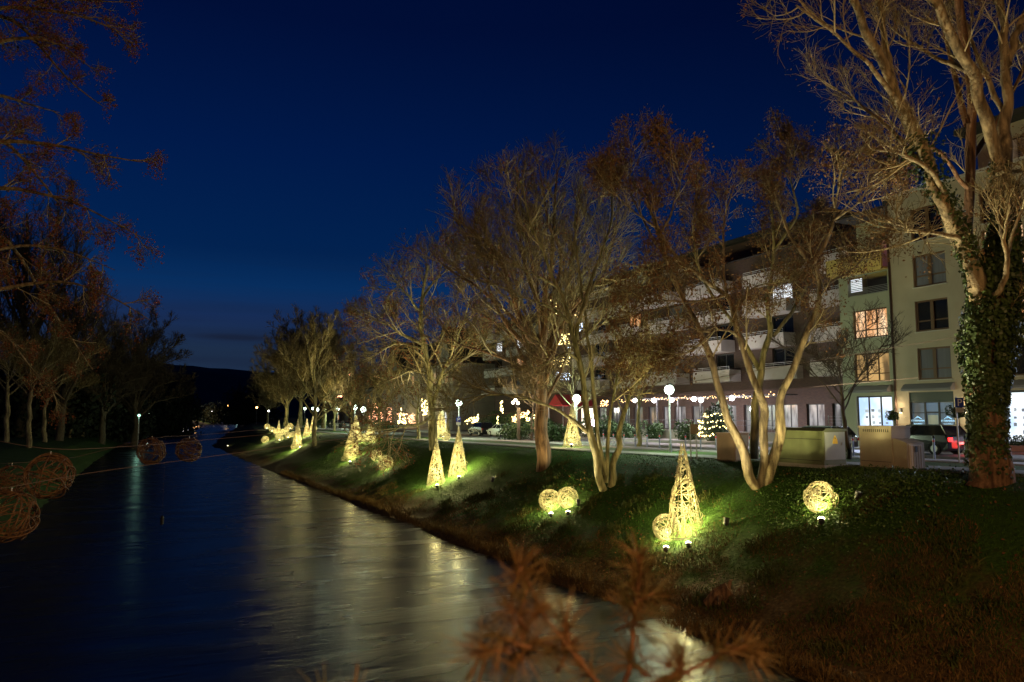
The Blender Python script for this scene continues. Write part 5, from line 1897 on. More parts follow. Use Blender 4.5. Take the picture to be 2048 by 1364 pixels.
def car(loc, rz, paint, label, length=4.4, wid=1.78, hgt=1.45, estate=False, lit=False):
    """saloon or estate along +X, front at +X"""
    t = thing('parked_car', loc, label, 'car', None, rz)
    L, Wd = length, wid / 2
    zs_ = lambda v: v * hgt / 1.45
    rear = -.46 if estate else -.30
    low = [(-.5, .32), (-.5, .62), (-.485, .86), (-.46, .95), (.20, .96), (.40, .86), (.48, .72), (.5, .50), (.49, .28), (.40, .20), (-.42, .20)]
    def ring(y, shr):
        return [(x * L, y, zs_(zv) - shr * .0) for x, zv in low]
    v, f = [], []
    ys = [(-1, .0), (-.97, 1), (-.80, 1), (0, 1), (.80, 1), (.97, 1), (1, 0)]
    n = len(low)
    for yy, _ in ys:
        k = 1 - .05 * abs(yy) ** 6
        for x, zv in low:
            up_ = .03 * (1 - yy * yy) if zv > .8 else 0
            tuck = .06 if (abs(yy) == 1 and zv > .8) or (abs(yy) == 1 and zv < .3) else 0
            v.append((x * L * k, (abs(yy) - tuck) * Wd * (1 if yy > 0 else -1) if yy else 0, zs_(zv + up_)))
    for a in range(len(ys) - 1):
        for b in range(n):
            c = (b + 1) % n
            f.append((a * n + b, a * n + c, (a + 1) * n + c, (a + 1) * n + b))
    f.append(tuple(range(n))[::-1])
    f.append(tuple((len(ys) - 1) * n + b for b in range(n)))
    body = MB()
    body.v, body.f = v, f
    body.build('body', paint, t, smooth=False, local=True)
    # roof and glass house
    g0 = [(rear * L - (.0 if estate else .10 * L), .95), (.24 * L, .95)]
    top = [(rear * L + .08 * L, 1.43), (.04 * L, 1.43)]
    gl = MB()
    wb, wt = Wd * .92, Wd * .74
    q = [(g0[0][0], -wb, zs_(.94)), (g0[1][0], -wb, zs_(.94)), (g0[1][0], wb, zs_(.94)), (g0[0][0], wb, zs_(.94)),
         (top[0][0], -wt, zs_(1.40)), (top[1][0], -wt, zs_(1.40)), (top[1][0], wt, zs_(1.40)), (top[0][0], wt, zs_(1.40))]
    gl.v, gl.f = q, [(0, 1, 5, 4), (1, 2, 6, 5), (2, 3, 7, 6), (3, 0, 4, 7), (0, 3, 2, 1), (4, 5, 6, 7)]
    gl.build('windows', GLASSD, t, local=True).name = 'glasshouse'
    MB().prism([(top[0][0] - .06, zs_(1.385)), (top[1][0] + .10, zs_(1.385)), (top[1][0] - .1, zs_(1.45)), (top[0][0] + .15, zs_(1.45))], 1, -wt - .02, wt + .02).build('roof', paint, t, local=True)
    pl = MB()
    for s_ in (-1, 1):
        for (xa, xt) in ((g0[0][0], top[0][0]), (g0[1][0], top[1][0]), (-.02 * L, -.08 * L)):
            pl.tube([(xa, s_ * (wb + .01), zs_(.94)), (xt, s_ * (wt + .012), zs_(1.41))], .035, 5)
    pl.build('pillar', paint, t, local=True)
    wm = mat('tyre', (.012, .012, .012), .9)
    rm = mat('wheel rim', (.4, .4, .42), .35, metal=.7)
    for sx in (-.31, .32):
        for s_ in (-1, 1):
            w_ = MB()
            cpos = np.array([sx * L, s_ * (Wd - .09), .32])
            w_.tube([cpos - np.array([0, .10, 0]), cpos - np.array([0, .08, 0]), cpos + np.array([0, .08, 0]), cpos + np.array([0, .10, 0])], [.27, .32, .32, .27], 16)
            wo = w_.build('wheel', wm, t, local=True)
            MB().tube([cpos + np.array([0, s_ * .085, 0]), cpos + np.array([0, s_ * .112, 0])], [.20, .17], 12).build('rim', rm, wo, local=True)
    red = glow('tail lamp lit', (1, .02, .02), 5) if lit else mat('tail lamp', (.25, .01, .01), .3)
    for s_ in (-1, 1):
        MB().box(-.505 * L, -.475 * L, s_ * Wd * .93 - .14, s_ * Wd * .93 + .02 * s_, zs_(.66), zs_(.84)).build('tail_light', red, t, local=True)
        MB().box(.455 * L, .485 * L, s_ * Wd * .80 - .16, s_ * Wd * .80 + .10, zs_(.62), zs_(.74)).build('headlight', mat('headlamp glass', (.5, .5, .5), .2), t, local=True)
        MB().box(.12 * L, .16 * L, s_ * (Wd + .02) - .07, s_ * (Wd + .02) + .07, zs_(.95), zs_(1.05)).build('mirror', BLACK, t, local=True)
    MB().box(-.512 * L, -.496 * L, -.26, .26, zs_(.52), zs_(.63)).build('number_plate', WHITE, t, local=True)
    if lit:
        lamp(t, np.array(loc) + np.array([math.cos(rz), math.sin(rz), 0]) * (-.5 * L - .3) + np.array([0, 0, .6]), 40, (1, .05, .03), size=.3)
        for o in t.children:
            if o.type == 'LIGHT':
                o.location = (-.5 * L - .3, 0, .6)
    return t


def street_at(px, X):
    r = ray(px, 870)
    y = r[1] / r[0] * X
    return np.array([X, y, float(zs(y)) + .012])


SILV = mat('pale metallic paint', (.50, .54, .53), .3, metal=.3, spec=.6)
DARKP = mat('black paint', (.012, .012, .015), .2, spec=.6)
GREYP = mat('dark grey paint', (.06, .065, .07), .25, spec=.6)
REDP = mat('deep red paint', (.10, .012, .012), .25, spec=.6)
GCAR = 'cars parked along the street'
for px, X, rz, m_, lab, kw in ((1003, 37.4, PI / 2, SILV, 'pale saloon parked behind the black estate car', {}),
                               (962, 37.0, PI / 2, DARKP, 'black estate car parked in front of the pale saloon', dict(estate=True, hgt=1.62)),
                               (1632, 34.5, PI / 2, GREYP, 'dark car whose roof shows above the green grey cabinet', dict(estate=True)),
                               (1840, 36.2, PI / 2, DARKP, 'black car with glowing red tail lights before the dark shop door', dict(estate=True, lit=True, hgt=1.5)),
                               (690, 36.5, PI / 2, GREYP, 'grey car parked far down the street under the lamps', {}),
                               (668, 36.5, PI / 2, SILV, 'pale car farthest down the street', {}),
                               (778, 36.8, PI / 2, SILV, 'pale car in front of the house hung with pink lights', {})):
    c_ = car(street_at(px, X), rz, m_, lab, **kw)
    c_['group'] = GCAR

# ---- terrace of the restaurant
TX = 44.6
yA, yB = at_x(1560, 850, TX)[1], at_x(1228, 850, TX)[1]
zt = float(zs(55)) + .105
ter = thing('terrace_wall', (TX, (yA + yB) / 2, zt), 'low pale wall with a rail along the restaurant terrace', 'wall')
MB().box(TX, TX + .3, yA, yB, zt - .1, zt + .75).build('wall', WHITEP, ter)
MB().box(TX - .04, TX + .34, yA, yB, zt + .751, zt + .83).build('coping', CONC, ter)
r_ = MB().tube([(TX + .15, yA, zt + 1.75), (TX + .15, yB, zt + 1.75)], .03, 5).tube([(TX + .15, yA, zt + 1.35), (TX + .15, yB, zt + 1.35)], .02, 5)
for yy in np.arange(yA + .2, yB, 2.0):
    r_.tube([(TX + .15, yy, zt + .83), (TX + .15, yy, zt + 1.75)], .02, 4)
r_.build('rail', FRAMED, ter)
per = thing('pergola', (TX + .8, (yA + yB) / 2, zt), 'dark terrace canopy frame strung with warm bulbs', 'canopy')
zb_ = at_x(1400, 797, TX + .6)[2]
MB().box(TX + .5, TX + .66, yA, yB, zb_ - .02, zb_ + .16).build('beam', FRAMED, per)
MB().box(TX + .67, TX + 2.0, yA, yB, zb_ + .10, zb_ + .18).build('canopy_roof', mat('canopy cloth', (.05, .045, .045), .8), per)
for yy in np.linspace(yA + .3, yB - .3, 8):
    MB().box(TX + .52, TX + .64, yy - .06, yy + .06, zt, zb_ - .021).build('post', FRAMED, per)


def string_light(pts, n, jit, m, label, r=.035, cat='string lights', group='strings of small bulbs', name='string_light', wire=True, power=0, pcol=(1, .6, .3)):
    pts = np.array(pts, float)
    t = thing(name, pts[0], label, cat, group)
    d = np.concatenate([[0], np.cumsum(np.linalg.norm(np.diff(pts, axis=0), axis=1))])
    s = np.linspace(0, d[-1], n)
    P = np.stack([np.interp(s, d, pts[:, k]) for k in range(3)], 1)
    rg_ = np.random.default_rng(n + len(label))
    P = P + rg_.normal(size=P.shape) * jit
    b = MB()
    for p_ in P:
        b.tube_z(p_, [(.012, -r), (r, -r * .2), (r * .8, r * .5), (.012, r)], 5)
    b.build('bulbs', m, t, kind='stuff').name = 'bulb_row'
    if wire:
        MB().tube(P, .006, 3).build('wire', BLACK, t)
    if power:
        lamp(t, P.mean(0) - np.array([.5, 0, .2]), power, pcol, size=.5)
    return t


string_light([(TX + .42, yy, zb_ + .02 + .12 * math.sin(yy * 1.7)) for yy in np.linspace(yA, yB, 60)], 150, .07, FAIRY, 'long string of warm bulbs along the terrace canopy', power=300)
GT_ = 'white starry terrace lamps'
for px, py, lab in ((1270, 801, 'white terrace lamp seen by the green lit tree trunk'), (1308, 801, 'white terrace lamp second along the canopy'), (1343, 800, 'white terrace lamp under the greenish globe'),
                    (1388, 798, 'white terrace lamp over the notice board'), (1402, 800, 'smaller white terrace lamp close to its neighbour'), (1464, 796, 'largest white terrace lamp, next to the leaning stem'), (1505, 818, 'low white lamp between the leaning stems')):
    c = at_x(px, py, TX + .25)
    t = thing('terrace_lamp', c, lab, 'lamp', GT_)
    MB().ball(c, .23, 10, 6).build('bulb', BULB_W, t, smooth=True)
    MB().box(c[0] - .02, TX + .5, c[1] - .02, c[1] + .02, c[2] + .1, c[2] + .13).build('arm', FRAMED, t)
    if px != 1402:
        lamp(t, c + np.array([-.40, 0, -.20]), 850, (1, .90, .97), size=.1)
for px, py, w_, h_, lab, sd in ((1258, 862, 1.0, 1.5, 'clipped round bush behind the green lit street tree', 1), (1311, 862, 1.15, 1.6, 'clipped round bush beside the globe lamp', 2), (1372, 862, 1.15, 1.7, 'clipped round bush behind the notice board', 3), (1225, 862, 1.0, 1.3, 'loose white flecked bush at the terrace end', 4)):
    c = at_x(px, py, TX - .75)
    c[2] = float(zs(c[1])) + .1
    bush('clipped_bush', c, w_, w_, h_, 1500, .10, HEDGE, lab, 'bush', 'bushes before the terrace', sd, 8)
c = at_x(1432, 866, TX - 1.0)
c[2] = float(zs(c[1])) + .1
bush('fir_bush', c, 1.5, 1.5, 2.6, 3400, .10, mat('dark fir', (.012, .028, .012), .7), 'broad dark evergreen bush ringed by rows of yellow lights', 'bush', None, 8, 12)
for k, (zz_, rr_) in enumerate(((.55, 1.42), (1.1, 1.45), (1.6, 1.35), (2.15, .95))):
    string_light([c + np.array([-rr_ * math.sin(a) * 1.02, -rr_ * math.cos(a) * 1.02, zz_ + .12 * math.sin(a * 3)]) for a in np.linspace(.1, PI - .1, 24)], 26 - 3 * k, .05, FAIRY_Y,
                 ('lowest', 'second lowest', 'second highest', 'highest')[k] + ' row of yellow lights round the broad evergreen bush', r=.05, power=18, pcol=(1, .8, .35))
# gate rails and fence by the brick gable
t = thing('railing', (43.5, 41, zs(41)), 'grey steel railing in front of the brick wall beside the terrace', 'railing')
for (y0_, y1_) in ((40.2, 42.4), (42.6, 45.0)):
    q = MB().tube([(43.5, y0_, zt + .2), (43.5, y0_, zt + 1.3), (43.5, y1_, zt + 1.3), (43.5, y1_, zt + .2)], .03, 5)
    q.build('rail', METAL, t)
    for yy in np.arange(y0_ + .15, y1_, .16):
        MB().tube([(43.5, yy, zt + .25), (43.5, yy, zt + 1.28)], .011, 4).build('bar', METAL, t)
t = thing('wire_fence', (46.0, 37.5, zs(38)), 'thin wire fence against the brick wall beside the rendered building', 'fence')
for yy in np.arange(35.6, 41, 1.25):
    MB().tube([(46, yy, zt - .1), (46, yy, zt + 2.2)], .03, 5).build('post', METAL, t)
for k in range(9):
    MB().tube([(46, 35.6, zt + .2 + k * .24), (46, 40.7, zt + .2 + k * .24)], .006, 3).build('wire', METAL, t)

# topiary and planter before the shop
for px, py, lab, sd in ((1788, 828, 'small topiary tree in a dark pot between the two shop windows', 1), (1917, 822, 'small topiary tree in a dark pot under the parking sign', 2)):
    c = at_x(px, py, FX - .8)
    g = float(zs(c[1])) + .105
    t = bush('topiary', (c[0], c[1], c[2] - .35), .46, .46, .62, 900, .055, IVY, lab, 'plant', 'potted topiary trees at the shop', sd, 7)
    MB().lathe((c[0], c[1], g), [(.16, 0), (.24, .45), (.26, .5), (.22, .5), (.2, .42), (.02, .42)], 12).build('pot', BLACK, t)
    MB().tube([(c[0], c[1], g + .42), (c[0] + .04, c[1], g + .9), (c[0], c[1], c[2] - .2)], .03, 6).build('trunk', BARKD, t)
c = at_x(1945, 880, 39.7)
t = thing('planter', (39.7, c[1] - 1, zs(22)), 'long low planter with dark shrubs in front of the warm lit wall', 'planter')
gz = float(zs(22)) + .105
MB().box(39.3, 40.2, c[1] - 4.2, c[1] + 1.2, gz, gz + .3).build('tub', CONC, t)
rg_ = np.random.default_rng(9)
n_ = 1800
P = np.stack([39.35 + .8 * rg_.random(n_), c[1] - 4.2 + 5.3 * rg_.random(n_), gz + .3 + .5 * rg_.random(n_) ** 1.5], 1)
a = nrm(rg_.normal(size=(n_, 3)))
b = nrm(np.cross(a, rg_.normal(size=(n_, 3))))
V = np.stack([P - b * .06, P - np.cross(a, b) * .04, P + b * .06, P + np.cross(a, b) * .04], 1).reshape(-1, 3)
add_mesh('foliage', mesh_arrays('foliage', V - WL[t.name], np.arange(len(V)).reshape(-1, 4), 4, [HEDGE]), t, 'stuff')

# ---- decorations around the entrance, hedge of bulbs, hung house front
hc = at_x(1085, 836, 42.0)
p0, p1 = at_x(1024, 838, 42.5), at_x(1072, 826, 42.5)
cb = at_x(1045, 850, 43.5)
cb[2] = float(zs(cb[1])) + .1
bush('hedge_bush', cb, 3.4, 3.4, 2.7, 2600, .14, HEDGE, 'rounded hedge crowned with many warm bulbs', 'bush', None, 11, 12)
rg_ = np.random.default_rng(4)


def bulb_cloud(pxs, pys, X, n, m, label, r=.06, name='light_cluster', pw=0, col=(1, .6, .3)):
    a = []
    for _ in range(n):
        u = rg_.random()
        w = rg_.random()
        i_ = u * (len(pxs) - 1)
        j_ = min(int(i_), len(pxs) - 2)
        f_ = i_ - j_
        px = pxs[j_] * (1 - f_) + pxs[j_ + 1] * f_
        lo, hi = pys[j_]
        lo2, hi2 = pys[j_ + 1]
        a.append(at_x(px, lo * (1 - f_) + lo2 * f_ + w * ((hi - lo) * (1 - f_) + (hi2 - lo2) * f_), X + rg_.normal() * .25))
    a = np.array(a)
    t = thing(name, a.mean(0), label, 'string lights', 'clusters of small Christmas bulbs')
    b_ = MB()
    for p_ in a:
        b_.tube_z(p_, [(.015, -r), (r, -r * .2), (r * .8, r * .5), (.015, r)], 5)
    b_.build('bulb_row', m, t, kind='stuff')
    if pw:
        lamp(t, a.mean(0) - np.array([.7, 0, 0]), pw, col, size=.8)
    return t


bulb_cloud([1023, 1034, 1040, 1060], [(832, 843), (828, 846), (826, 836), (820, 830)], 41.5, 110, FAIRY, 'dense cluster of warm bulbs over the rounded hedge', .07, pw=160)
bulb_cloud([1052, 1060], [(834, 842), (834, 842)], 41.5, 16, FAIRY_Y, 'small yellow cluster below the warm bulb hedge', .07)
bulb_cloud([1068, 1072], [(830, 845), (830, 845)], 42, 16, FAIRY_Y, 'small yellow cluster behind the twin dark trunks', .07)
bulb_cloud([930, 944, 952, 957], [(832, 848), (834, 846), (834, 846), (826, 842)], 40, 42, FAIRY_Y, 'little garland of pale yellow bulbs behind the black estate car', .075, pw=40)
bulb_cloud([1001, 1006], [(802, 826), (802, 826)], 42, 22, FAIRY_Y, 'upright twist of yellow bulbs beside the thin pole', .075)
bulb_cloud([994, 998], [(830, 850), (830, 850)], 42, 18, FAIRY_Y, 'low upright twist of yellow bulbs behind the pale saloon', .075)
bulb_cloud([1063, 1072], [(852, 860), (852, 860)], 41, 14, FAIRY_R, 'low pink bulbs at the foot of the dark street tree', .07)
bulb_cloud([1200, 1216], [(800, 812), (800, 812)], 46, 34, FAIRY, 'round cluster of warm bulbs in a window by the clump of stems', .06)
bulb_cloud([1174, 1190], [(824, 834), (824, 834)], 44, 26, FAIRY_Y, 'scattered yellow bulbs behind the floodlit stems', .06)
bulb_cloud([1183, 1188], [(838, 850), (838, 852)], 42.5, 26, glow('violet white bulb', (1, .7, 1), 10), 'violet white bright slanted cluster between the floodlit stems', .07)
for k, (px, a_, b_) in enumerate(((1086, 590, 618), (1093, 580, 600), (1101, 592, 604), (1101, 612, 640), (1112, 604, 630), (1122, 598, 618), (1136, 630, 640), (1090, 658, 668))):
    bulb_cloud([px, px + 1], [(a_, b_), (a_, b_)], 48.8, 16, FAIRY_Y, ('first', 'tallest', 'short third', 'lower third', 'fourth', 'fifth', 'small outlying', 'lowest single')[k] + ' vertical light strand on the stair tower', .06)
bulb_cloud([1117, 1140], [(668, 690), (668, 690)], 48.7, 60, FAIRY_Y, 'square cluster of yellow bulbs on the stair tower', .06)
bulb_cloud([1096, 1140], [(720, 738), (712, 730)], 48.5, 46, FAIRY_Y, 'loose lower cluster of yellow bulbs on the stair tower', .055)
bulb_cloud([1144, 1162], [(620, 636), (622, 636)], 48.7, 24, FAIRY, 'peach coloured cluster of bulbs beside the tower', .06)
bulb_cloud([1152, 1166], [(644, 662), (646, 662)], 48.7, 40, FAIRY_B, 'upper cold blue cluster of bulbs beside the tower', .055)
bulb_cloud([1136, 1152], [(692, 710), (696, 712)], 48.7, 36, FAIRY_B, 'middle cold blue cluster of bulbs beside the tower', .055)
bulb_cloud([1110, 1140], [(744, 760), (744, 760)], 48.7, 46, FAIRY_B, 'lowest cold blue cluster of bulbs beside the tower', .05)
hx = 45.0
bulb_cloud([744, 755], [(806, 848), (808, 848)], hx, 46, FAIRY_R, 'pair of tall pink light columns on the decorated house front', .09, pw=90, col=(1, .5, .3))
bulb_cloud([757, 766], [(820, 848), (826, 848)], hx, 40, FAIRY_R, 'bushy pink light cluster on the decorated house front', .09)
bulb_cloud([774, 783], [(815, 848), (815, 848)], hx, 36, FAIRY_R, 'thin pink lights beside the glowing doorway', .09)
bulb_cloud([796, 803, 812], [(840, 848), (814, 846), (840, 848)], hx, 60, FAIRY_Y, 'yellow light tree beside the glowing doorway', .11, pw=140, col=(1, .75, .35))
bulb_cloud([815, 830], [(832, 848), (828, 846)], hx, 46, FAIRY_R, 'pink lights spread over the shrubs of the decorated house', .09)
bulb_cloud([843, 856], [(796, 832), (800, 828)], hx, 60, FAIRY_Y, 'yellow lights climbing beside the trunk of the drooping tree', .11, pw=120, col=(1, .75, .35))
bulb_cloud([794, 815], [(826, 829), (826, 829)], hx, 24, FAIRY_R, 'level pink light line over the glowing doorway', .09)
bulb_cloud([668, 685], [(793, 796), (791, 794)], 50, 30, FAIRY_R, 'level orange light line on the far low house', .16)
bulb_cloud([664, 670], [(772, 778), (772, 778)], 50, 12, FAIRY_R, 'small orange light knot on the far house', .16)
bulb_cloud([698, 706], [(749, 752), (746, 750)], 50, 12, FAIRY_R, 'bright orange light pair on the roof of the flat roofed house', .16)
bulb_cloud([748, 758], [(752, 758), (752, 758)], 50, 14, FAIRY_R, 'orange lights on the upper floor behind the drooping tree', .12)
bulb_cloud([736, 742], [(831, 838), (831, 838)], 44, 16, FAIRY_R, 'round pink light knot next to the double willow cone', .1)
# red awning over the lit entrance
a0, a1 = at_x(1096, 812, 46.0), at_x(1126, 812, 46.0)
t = thing('entrance_awning', (46, (a0[1] + a1[1]) / 2, a0[2]), 'red pointed awning over the bright entrance of the brick block', 'awning')
ya_, yb_ = min(a0[1], a1[1]), max(a0[1], a1[1])
zt_ = at_x(1110, 789, 46)[2]
zl = a0[2]
q = MB().poly((46, ya_, zl), (46, (ya_ + yb_) / 2, zt_), (46, yb_, zl)).poly((46, ya_, zl), (50.9, ya_, zl), (50.9, (ya_ + yb_) / 2, zt_), (46, (ya_ + yb_) / 2, zt_)).poly((46, yb_, zl), (46, (ya_ + yb_) / 2, zt_), (50.9, (ya_ + yb_) / 2, zt_), (50.9, yb_, zl))
q.build('cloth', mat('red awning cloth', (.35, .03, .04), .8), t)
for yy in (ya_ + .1, yb_ - .1):
    MB().tube([(46.05, yy, zs(yy)), (46.05, yy, zl)], .05, 6).build('post', METAL, t)
en = MB().box(50.6, 50.9, ya_ + .6, yb_ - .6, float(zs(ya_)) + .1, zl - .3).build('lit_door', mat('bright entrance door', (.6, .6, .5), .5, emit=(1, .9, .72), estr=1.3), B2)
lamp(t, (47.2, (ya_ + yb_) / 2, zl - .5), 500, (1, .88, .72), size=.3)
# tall hedge mass behind the lamp by the entrance
for px, py, X, w_, h_, lab, sd in ((1100, 862, 42, 1.1, 1.6, 'round clipped shrub before the red awning', 21), (1045, 872, 34, 2.6, 1.3, 'low wide dark shrub beside the pale saloon', 22), (1115, 868, 34, 2.4, 1.5, 'low dark hedge behind the glowing cone by the footpath', 23), (1190, 862, 43.5, 2.6, 1.8, 'dark shrubs behind the floodlit stems', 24), (985, 850, 43, 1.6, 2.2, 'dark garden shrub between the cars and the brick wall', 25), (760, 872, 33, 3, 1.4, 'low hedge in front of the decorated house', 26), (640, 866, 33, 5, 1.6, 'long low hedge by the far footpath', 27)):
    c = street_at(px, X)
    bush('shrub', c, w_, w_ * 1.2, h_, 1500, .13, HEDGE, lab, 'shrub', 'shrubs along the street', sd, 9)

# ================================================================== BRIDGE (behind and below the viewpoint; its sodium lamps light the near trees)
MB().box(-24, 34, -9, 1.2, 3.75, 4.35).build('bridge_deck', CONC, None)['kind'] = 'structure'
for (x_, y_, pw, lab) in ((-3.5, -8.0, 5200, 'sodium lamp on the bridge at the park end'), (7.0, -7.5, 7200, 'sodium lamp on the bridge at the street end')):
    t = thing('bridge_lamp', (x_, y_, 4.35), lab, 'street lamp', 'sodium lamps on the bridge')
    MB().lathe((x_, y_, 4.35), [(.11, 0), (.11, .9), (.07, .95), (.05, 7.2)], 8).build('pole', METAL, t)
    MB().box(x_ - .12, x_ + .12, y_ - .1, y_ + .75, 11.5, 11.62).build('head', METAL, t)
    MB().box(x_ - .10, x_ + .10, y_ + .15, y_ + .70, 11.46, 11.499).build('lens', BULB_O, t)
    lamp(t, (x_, y_ + .42, 11.3), pw, (1, .56, .22), size=.25)

# pine branch close below the viewpoint: a young pine growing up beside the bridge
NEED = mat('pine needle', (.046, .040, .010), .65, (11, (.105, .050, .012), 3))
PBARK = mat('pine twig', (.085, .036, .014), .85)
pf = np.array([.75, 1.25, 4.36])
pine = thing('pine_tree', pf, 'young pine with long needles, blurred, right in front of the viewpoint', 'pine tree')
dP = 1.75
P_ = lambda px, py, d: at_d(px, py, d)
brs = [
    [pf, P_(1290, 1560, 1.6), P_(1240, 1390, dP), P_(1165, 1325, dP), P_(1110, 1290, dP - .05), P_(1060, 1200, dP - .1), P_(1040, 1130, dP - .1)],
    [P_(1240, 1390, dP), P_(1262, 1330, dP + .1), P_(1266, 1260, dP + .2), P_(1280, 1150, dP + .25), P_(1278, 1105, dP + .25)],
    [P_(1240, 1400, dP), P_(1300, 1380, dP), P_(1355, 1345, dP), P_(1365, 1310, dP)],
    [P_(1300, 1380, dP), P_(1400, 1330, dP + .1), P_(1460, 1295, dP + .1), P_(1500, 1300, dP + .1)],
    [P_(1165, 1325, dP), P_(1140, 1300, dP), P_(1130, 1240, dP)],
    [pf, P_(900, 1600, 1.5), P_(760, 1480, 1.5), P_(690, 1440, 1.5), P_(665, 1415, 1.5)],
    [P_(1110, 1290, dP), P_(1040, 1290, dP - .1), P_(985, 1300, dP - .15)],
]
bm_ = MB()
for b in brs:
    a = resample([(*q, 0) for q in b], 12)[:, :3]
    bm_.tube(a, np.linspace(.0075, .0035, 12), 6)
bm_.build('branch', PBARK, pine, smooth=True)
rg_ = np.random.default_rng(12)
NV = []
tufts = [(1040, 1140, -.1, .3, 1.0), (1052, 1185, -.1, .2, .9), (1020, 1215, -.12, -.5, .7), (1075, 1225, -.08, .5, .7), (1045, 1255, -.1, 0, .6), (1000, 1275, -.14, -.9, .3), (1060, 1290, -.1, .2, .3),
         (1100, 1300, -.05, .3, .4), (960, 1305, -.16, -1, .1), (1030, 1320, -.1, -.3, -.2), (1130, 1245, 0, .1, 1.0), (1140, 1290, 0, .3, .6), (1278, 1118, .25, 0, 1.0), (1282, 1150, .25, .3, .8), (1268, 1180, .23, -.4, .7), (1300, 1190, .24, .8, .4),
         (1262, 1215, .21, -.7, .3), (1272, 1240, .2, .4, .3), (1365, 1305, 0, .1, .9), (1350, 1335, 0, -.4, .3), (1330, 1360, 0, .4, .1), (1262, 1325, .1, -.5, .5), (1440, 1305, .1, .4, .6), (1485, 1295, .1, .9, .3), (1505, 1305, .1, 1, -.2), (655, 1412, -.25, -.3, .9), (700, 1425, -.25, .4, .7), (1180, 1345, 0, -.3, .5)]
for px, py, dd, dx, dz in tufts:
    c = at_d(px, py, dP + dd)
    ax = nrm(RT * dx + np.array([0, 0, 1.0]) * dz + FW * rg_.uniform(-.4, .1))
    n_ = 58
    base = c + ax * rg_.uniform(-.035, .012, (n_, 1))
    d = nrm(ax * rg_.uniform(.05, 1.2, (n_, 1)) + nrm(rg_.normal(size=(n_, 3))) * .85)
    L = rg_.uniform(.055, .105, n_)[:, None]
    side = nrm(np.cross(d, rg_.normal(size=(n_, 3)))) * .0017
    tip = base + d * L - np.array([0, 0, .012]) * rg_.random((n_, 1))
    NV.append(np.stack([base - side, base + side, tip + side * .4, tip - side * .4], 1).reshape(-1, 3))
    bm2 = MB().tube([c - ax * .07, c - ax * .02, c + ax * .012], [.0040, .0042, .003], 6)
    bm2.build('bud', PBARK, pine, smooth=True)
V = np.concatenate(NV)
add_mesh('needles', mesh_arrays('needles', V - pf, np.arange(len(V)).reshape(-1, 4), 4, [NEED]), pine, 'stuff').name = 'foliage'
MB().lathe(pf - np.array([0, 0, .5]), [(.02, 0), (.012, .9)], 6).build('trunk', PBARK, pine)
MB().lathe(pf - np.array([0, 0, .01]), [(.12, 0), (.16, .26), (.17, .28), (.15, .28), (.02, .26)], 12).build('pot', BLACK, pine)

# stump at the water's edge
ps = on_ground(1447, 1205)
t = thing('tree_stump', ps, 'weathered broken stump lying at the edge of the near bank', 'stump')
MB().tube([ps + np.array([-.35, .35, -.1]), ps + np.array([-.1, .1, .18]), ps + np.array([.12, -.12, .42])], [.14, .24, .20], 9).build('trunk', BARKR, t)
MB().tube([ps + np.array([.0, .0, .1]), ps + np.array([-.35, -.25, .25]), ps + np.array([-.55, -.45, .08])], [.10, .07, .03], 6).build('root', BARKR, t)
MB().tube([ps + np.array([.1, -.1, .38]), ps + np.array([.26, -.02, .60]), ps + np.array([.36, .0, .62])], [.07, .05, .02], 6).build('root', BARKR, t)

# ================================================================== GRASS, REEDS AND WEEDS
rg_ = np.random.default_rng(77)


def blades(name, x, y, hgt, wdt, m, lean=.5, label=None, cat=None):
    n = len(x)
    z_ = ground_z(x, y) - .01
    a = rg_.random(n) * 2 * PI
    sd = np.stack([np.cos(a), np.sin(a), np.zeros(n)], 1) * (wdt * (.6 + .8 * rg_.random(n)))[:, None]
    h_ = hgt * (.45 + .9 * rg_.random(n))
    ln = rg_.normal(size=(n, 2)) * lean
    b = np.stack([x, y, z_], 1)
    mid = b + np.stack([ln[:, 0] * h_ * .35, ln[:, 1] * h_ * .35, h_ * .6], 1)
    tip = b + np.stack([ln[:, 0] * h_, ln[:, 1] * h_, h_ * (.95 - .25 * np.minimum(1, np.abs(ln).sum(1)))], 1)
    V = np.stack([b - sd, b + sd, mid + sd * .7, tip, mid - sd * .7], 1).reshape(-1, 3)
    k = np.arange(n)[:, None] * 5
    Q = np.concatenate([k + np.array([[0, 1, 2, 4]]), k + np.array([[4, 2, 3, 3]])])
    Q1 = k + np.array([[0, 1, 2, 4]])
    T1 = k + np.array([[4, 2, 3]])
    me = bpy.data.meshes.new(name)
    me.vertices.add(len(V))
    me.vertices.foreach_set('co', V.astype(np.float32).ravel())
    loops = np.concatenate([Q1.ravel(), T1.ravel()]).astype(np.int32)
    me.loops.add(len(loops))
    me.loops.foreach_set('vertex_index', loops)
    me.polygons.add(2 * n)
    me.polygons.foreach_set('loop_start', np.concatenate([np.arange(n) * 4, n * 4 + np.arange(n) * 3]).astype(np.int32))
    me.materials.append(m)
    me.update(calc_edges=True)
    o = add_mesh(name, me, None, 'stuff')
    return tag(o, label, cat)


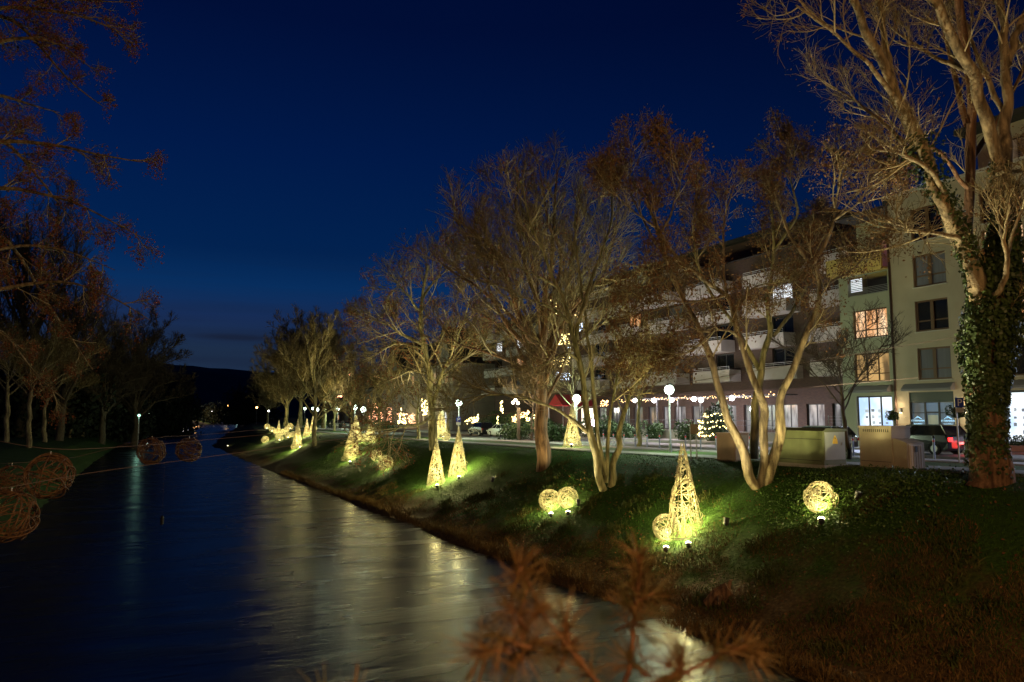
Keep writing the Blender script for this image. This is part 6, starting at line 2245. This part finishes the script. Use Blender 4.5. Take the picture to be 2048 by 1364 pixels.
GR = mat('grass blade', (.024, .066, .008), .75, (1.3, (.044, .108, .013), 4), spec=.1)
DRY = mat('dead grass blade', (.085, .048, .016), .85, (1.5, (.15, .095, .034), 4), spec=.1)
MOSSY = mat('weed blade', (.03, .05, .012), .8, (1.4, (.07, .07, .02), 4), spec=.1)
n = 120000
y = 8 + 72 * rg_.random(n) ** 1.5
x = xr(y) + .6 + 9.5 * rg_.random(n)
k = (vnoise(x / 1.1, y / 1.1, 4) > -.32) & (wetness(x, y) + 1.5 * (vnoise(x, y, 8) + .5) < 1.5)
blades('grass', x[k], y[k], .075, .008, GR, .5, 'short green grass covering the lit slope and lawn', 'grass')
n = 70000
y = 8 + 50 * rg_.random(n) ** 1.6
x = xr(y) + .15 + 7.5 * rg_.random(n) ** 1.4
k = (vnoise(x / .8, y / .8, 14) > -.18) & (wetness(x, y) + 1.2 * vnoise(x / 1.5, y / 1.5, 8) > .25)
blades('dead_grass', x[k], y[k], .17, .008, DRY, .8, 'withered brown grass and reeds low on the near bank', 'grass')
n = 9000
y = 10 + 70 * rg_.random(n) ** 1.3
x = xr(y) + rg_.normal(size=n) * .16 + .25
blades('reeds', x, y, .34, .010, DRY, .6, 'ragged fringe of reeds along the waterline', 'reeds')
n = 8000
cl_ = rg_.integers(0, 70, n)
cx_ = np.array([13.3 + 1.5 + 6 * rg_.random() ** 1.4 for _ in range(70)])
cy_ = np.array([10 + 32 * rg_.random() for _ in range(70)])
x = cx_[cl_] + rg_.normal(size=n) * .22
y = cy_[cl_] + rg_.normal(size=n) * .22
blades('weeds', x, y, .22, .016, MOSSY, .7, 'dark weed tufts scattered over the near slope', 'weeds')
# leafy ground ivy on the lip of the bank by the lone orb
n = 5200
c0 = on_ground(1712, 985)
x = c0[0] + rg_.normal(size=n) * 1.1
y = c0[1] + rg_.normal(size=n) * 1.3
z_ = ground_z(x, y) + .02 + .16 * rg_.random(n)
P = np.stack([x, y, z_], 1)
a = nrm(rg_.normal(size=(n, 3)) + np.array([0, 0, 1.0]))
b = nrm(np.cross(a, rg_.normal(size=(n, 3))))
e = np.cross(a, b)
V = np.stack([P - b * .045, P - e * .035, P + b * .045, P + e * .035], 1).reshape(-1, 3)
tag(add_mesh('ground_ivy', mesh_arrays('ground_ivy', V, np.arange(len(V)).reshape(-1, 4), 4, [mat('ground ivy leaf', (.04, .085, .014), .5, (2, (.07, .13, .025), 3))]), None, 'stuff'), 'leafy ground ivy on the bank edge above the lone orb', 'ground cover')
# fallen leaves on the near bank
n = 2600
y = 9 + 30 * rg_.random(n)
x = 13.6 + 8.5 * rg_.random(n)
P = np.stack([x, y, ground_z(x, y) + .015 + .05 * rg_.random(n)], 1)
a = nrm(rg_.normal(size=(n, 3)) * .5 + np.array([0, 0, 1.0]))
b = nrm(np.cross(a, rg_.normal(size=(n, 3))))
e = np.cross(a, b)
V = np.stack([P - b * .05, P - e * .03, P + b * .05, P + e * .03], 1).reshape(-1, 3)
tag(add_mesh('fallen_leaves', mesh_arrays('fallen_leaves', V, np.arange(len(V)).reshape(-1, 4), 4, [mat('fallen leaf', (.16, .075, .025), .8, (6, (.10, .04, .015), 2))]), None, 'stuff'), 'brown fallen leaves strewn over the near bank', 'leaves')
print('objects', len(bpy.data.objects), 'tris', sum(len(o.data.loops) - 2 * len(o.data.polygons) for o in bpy.data.objects if o.type == 'MESH'))
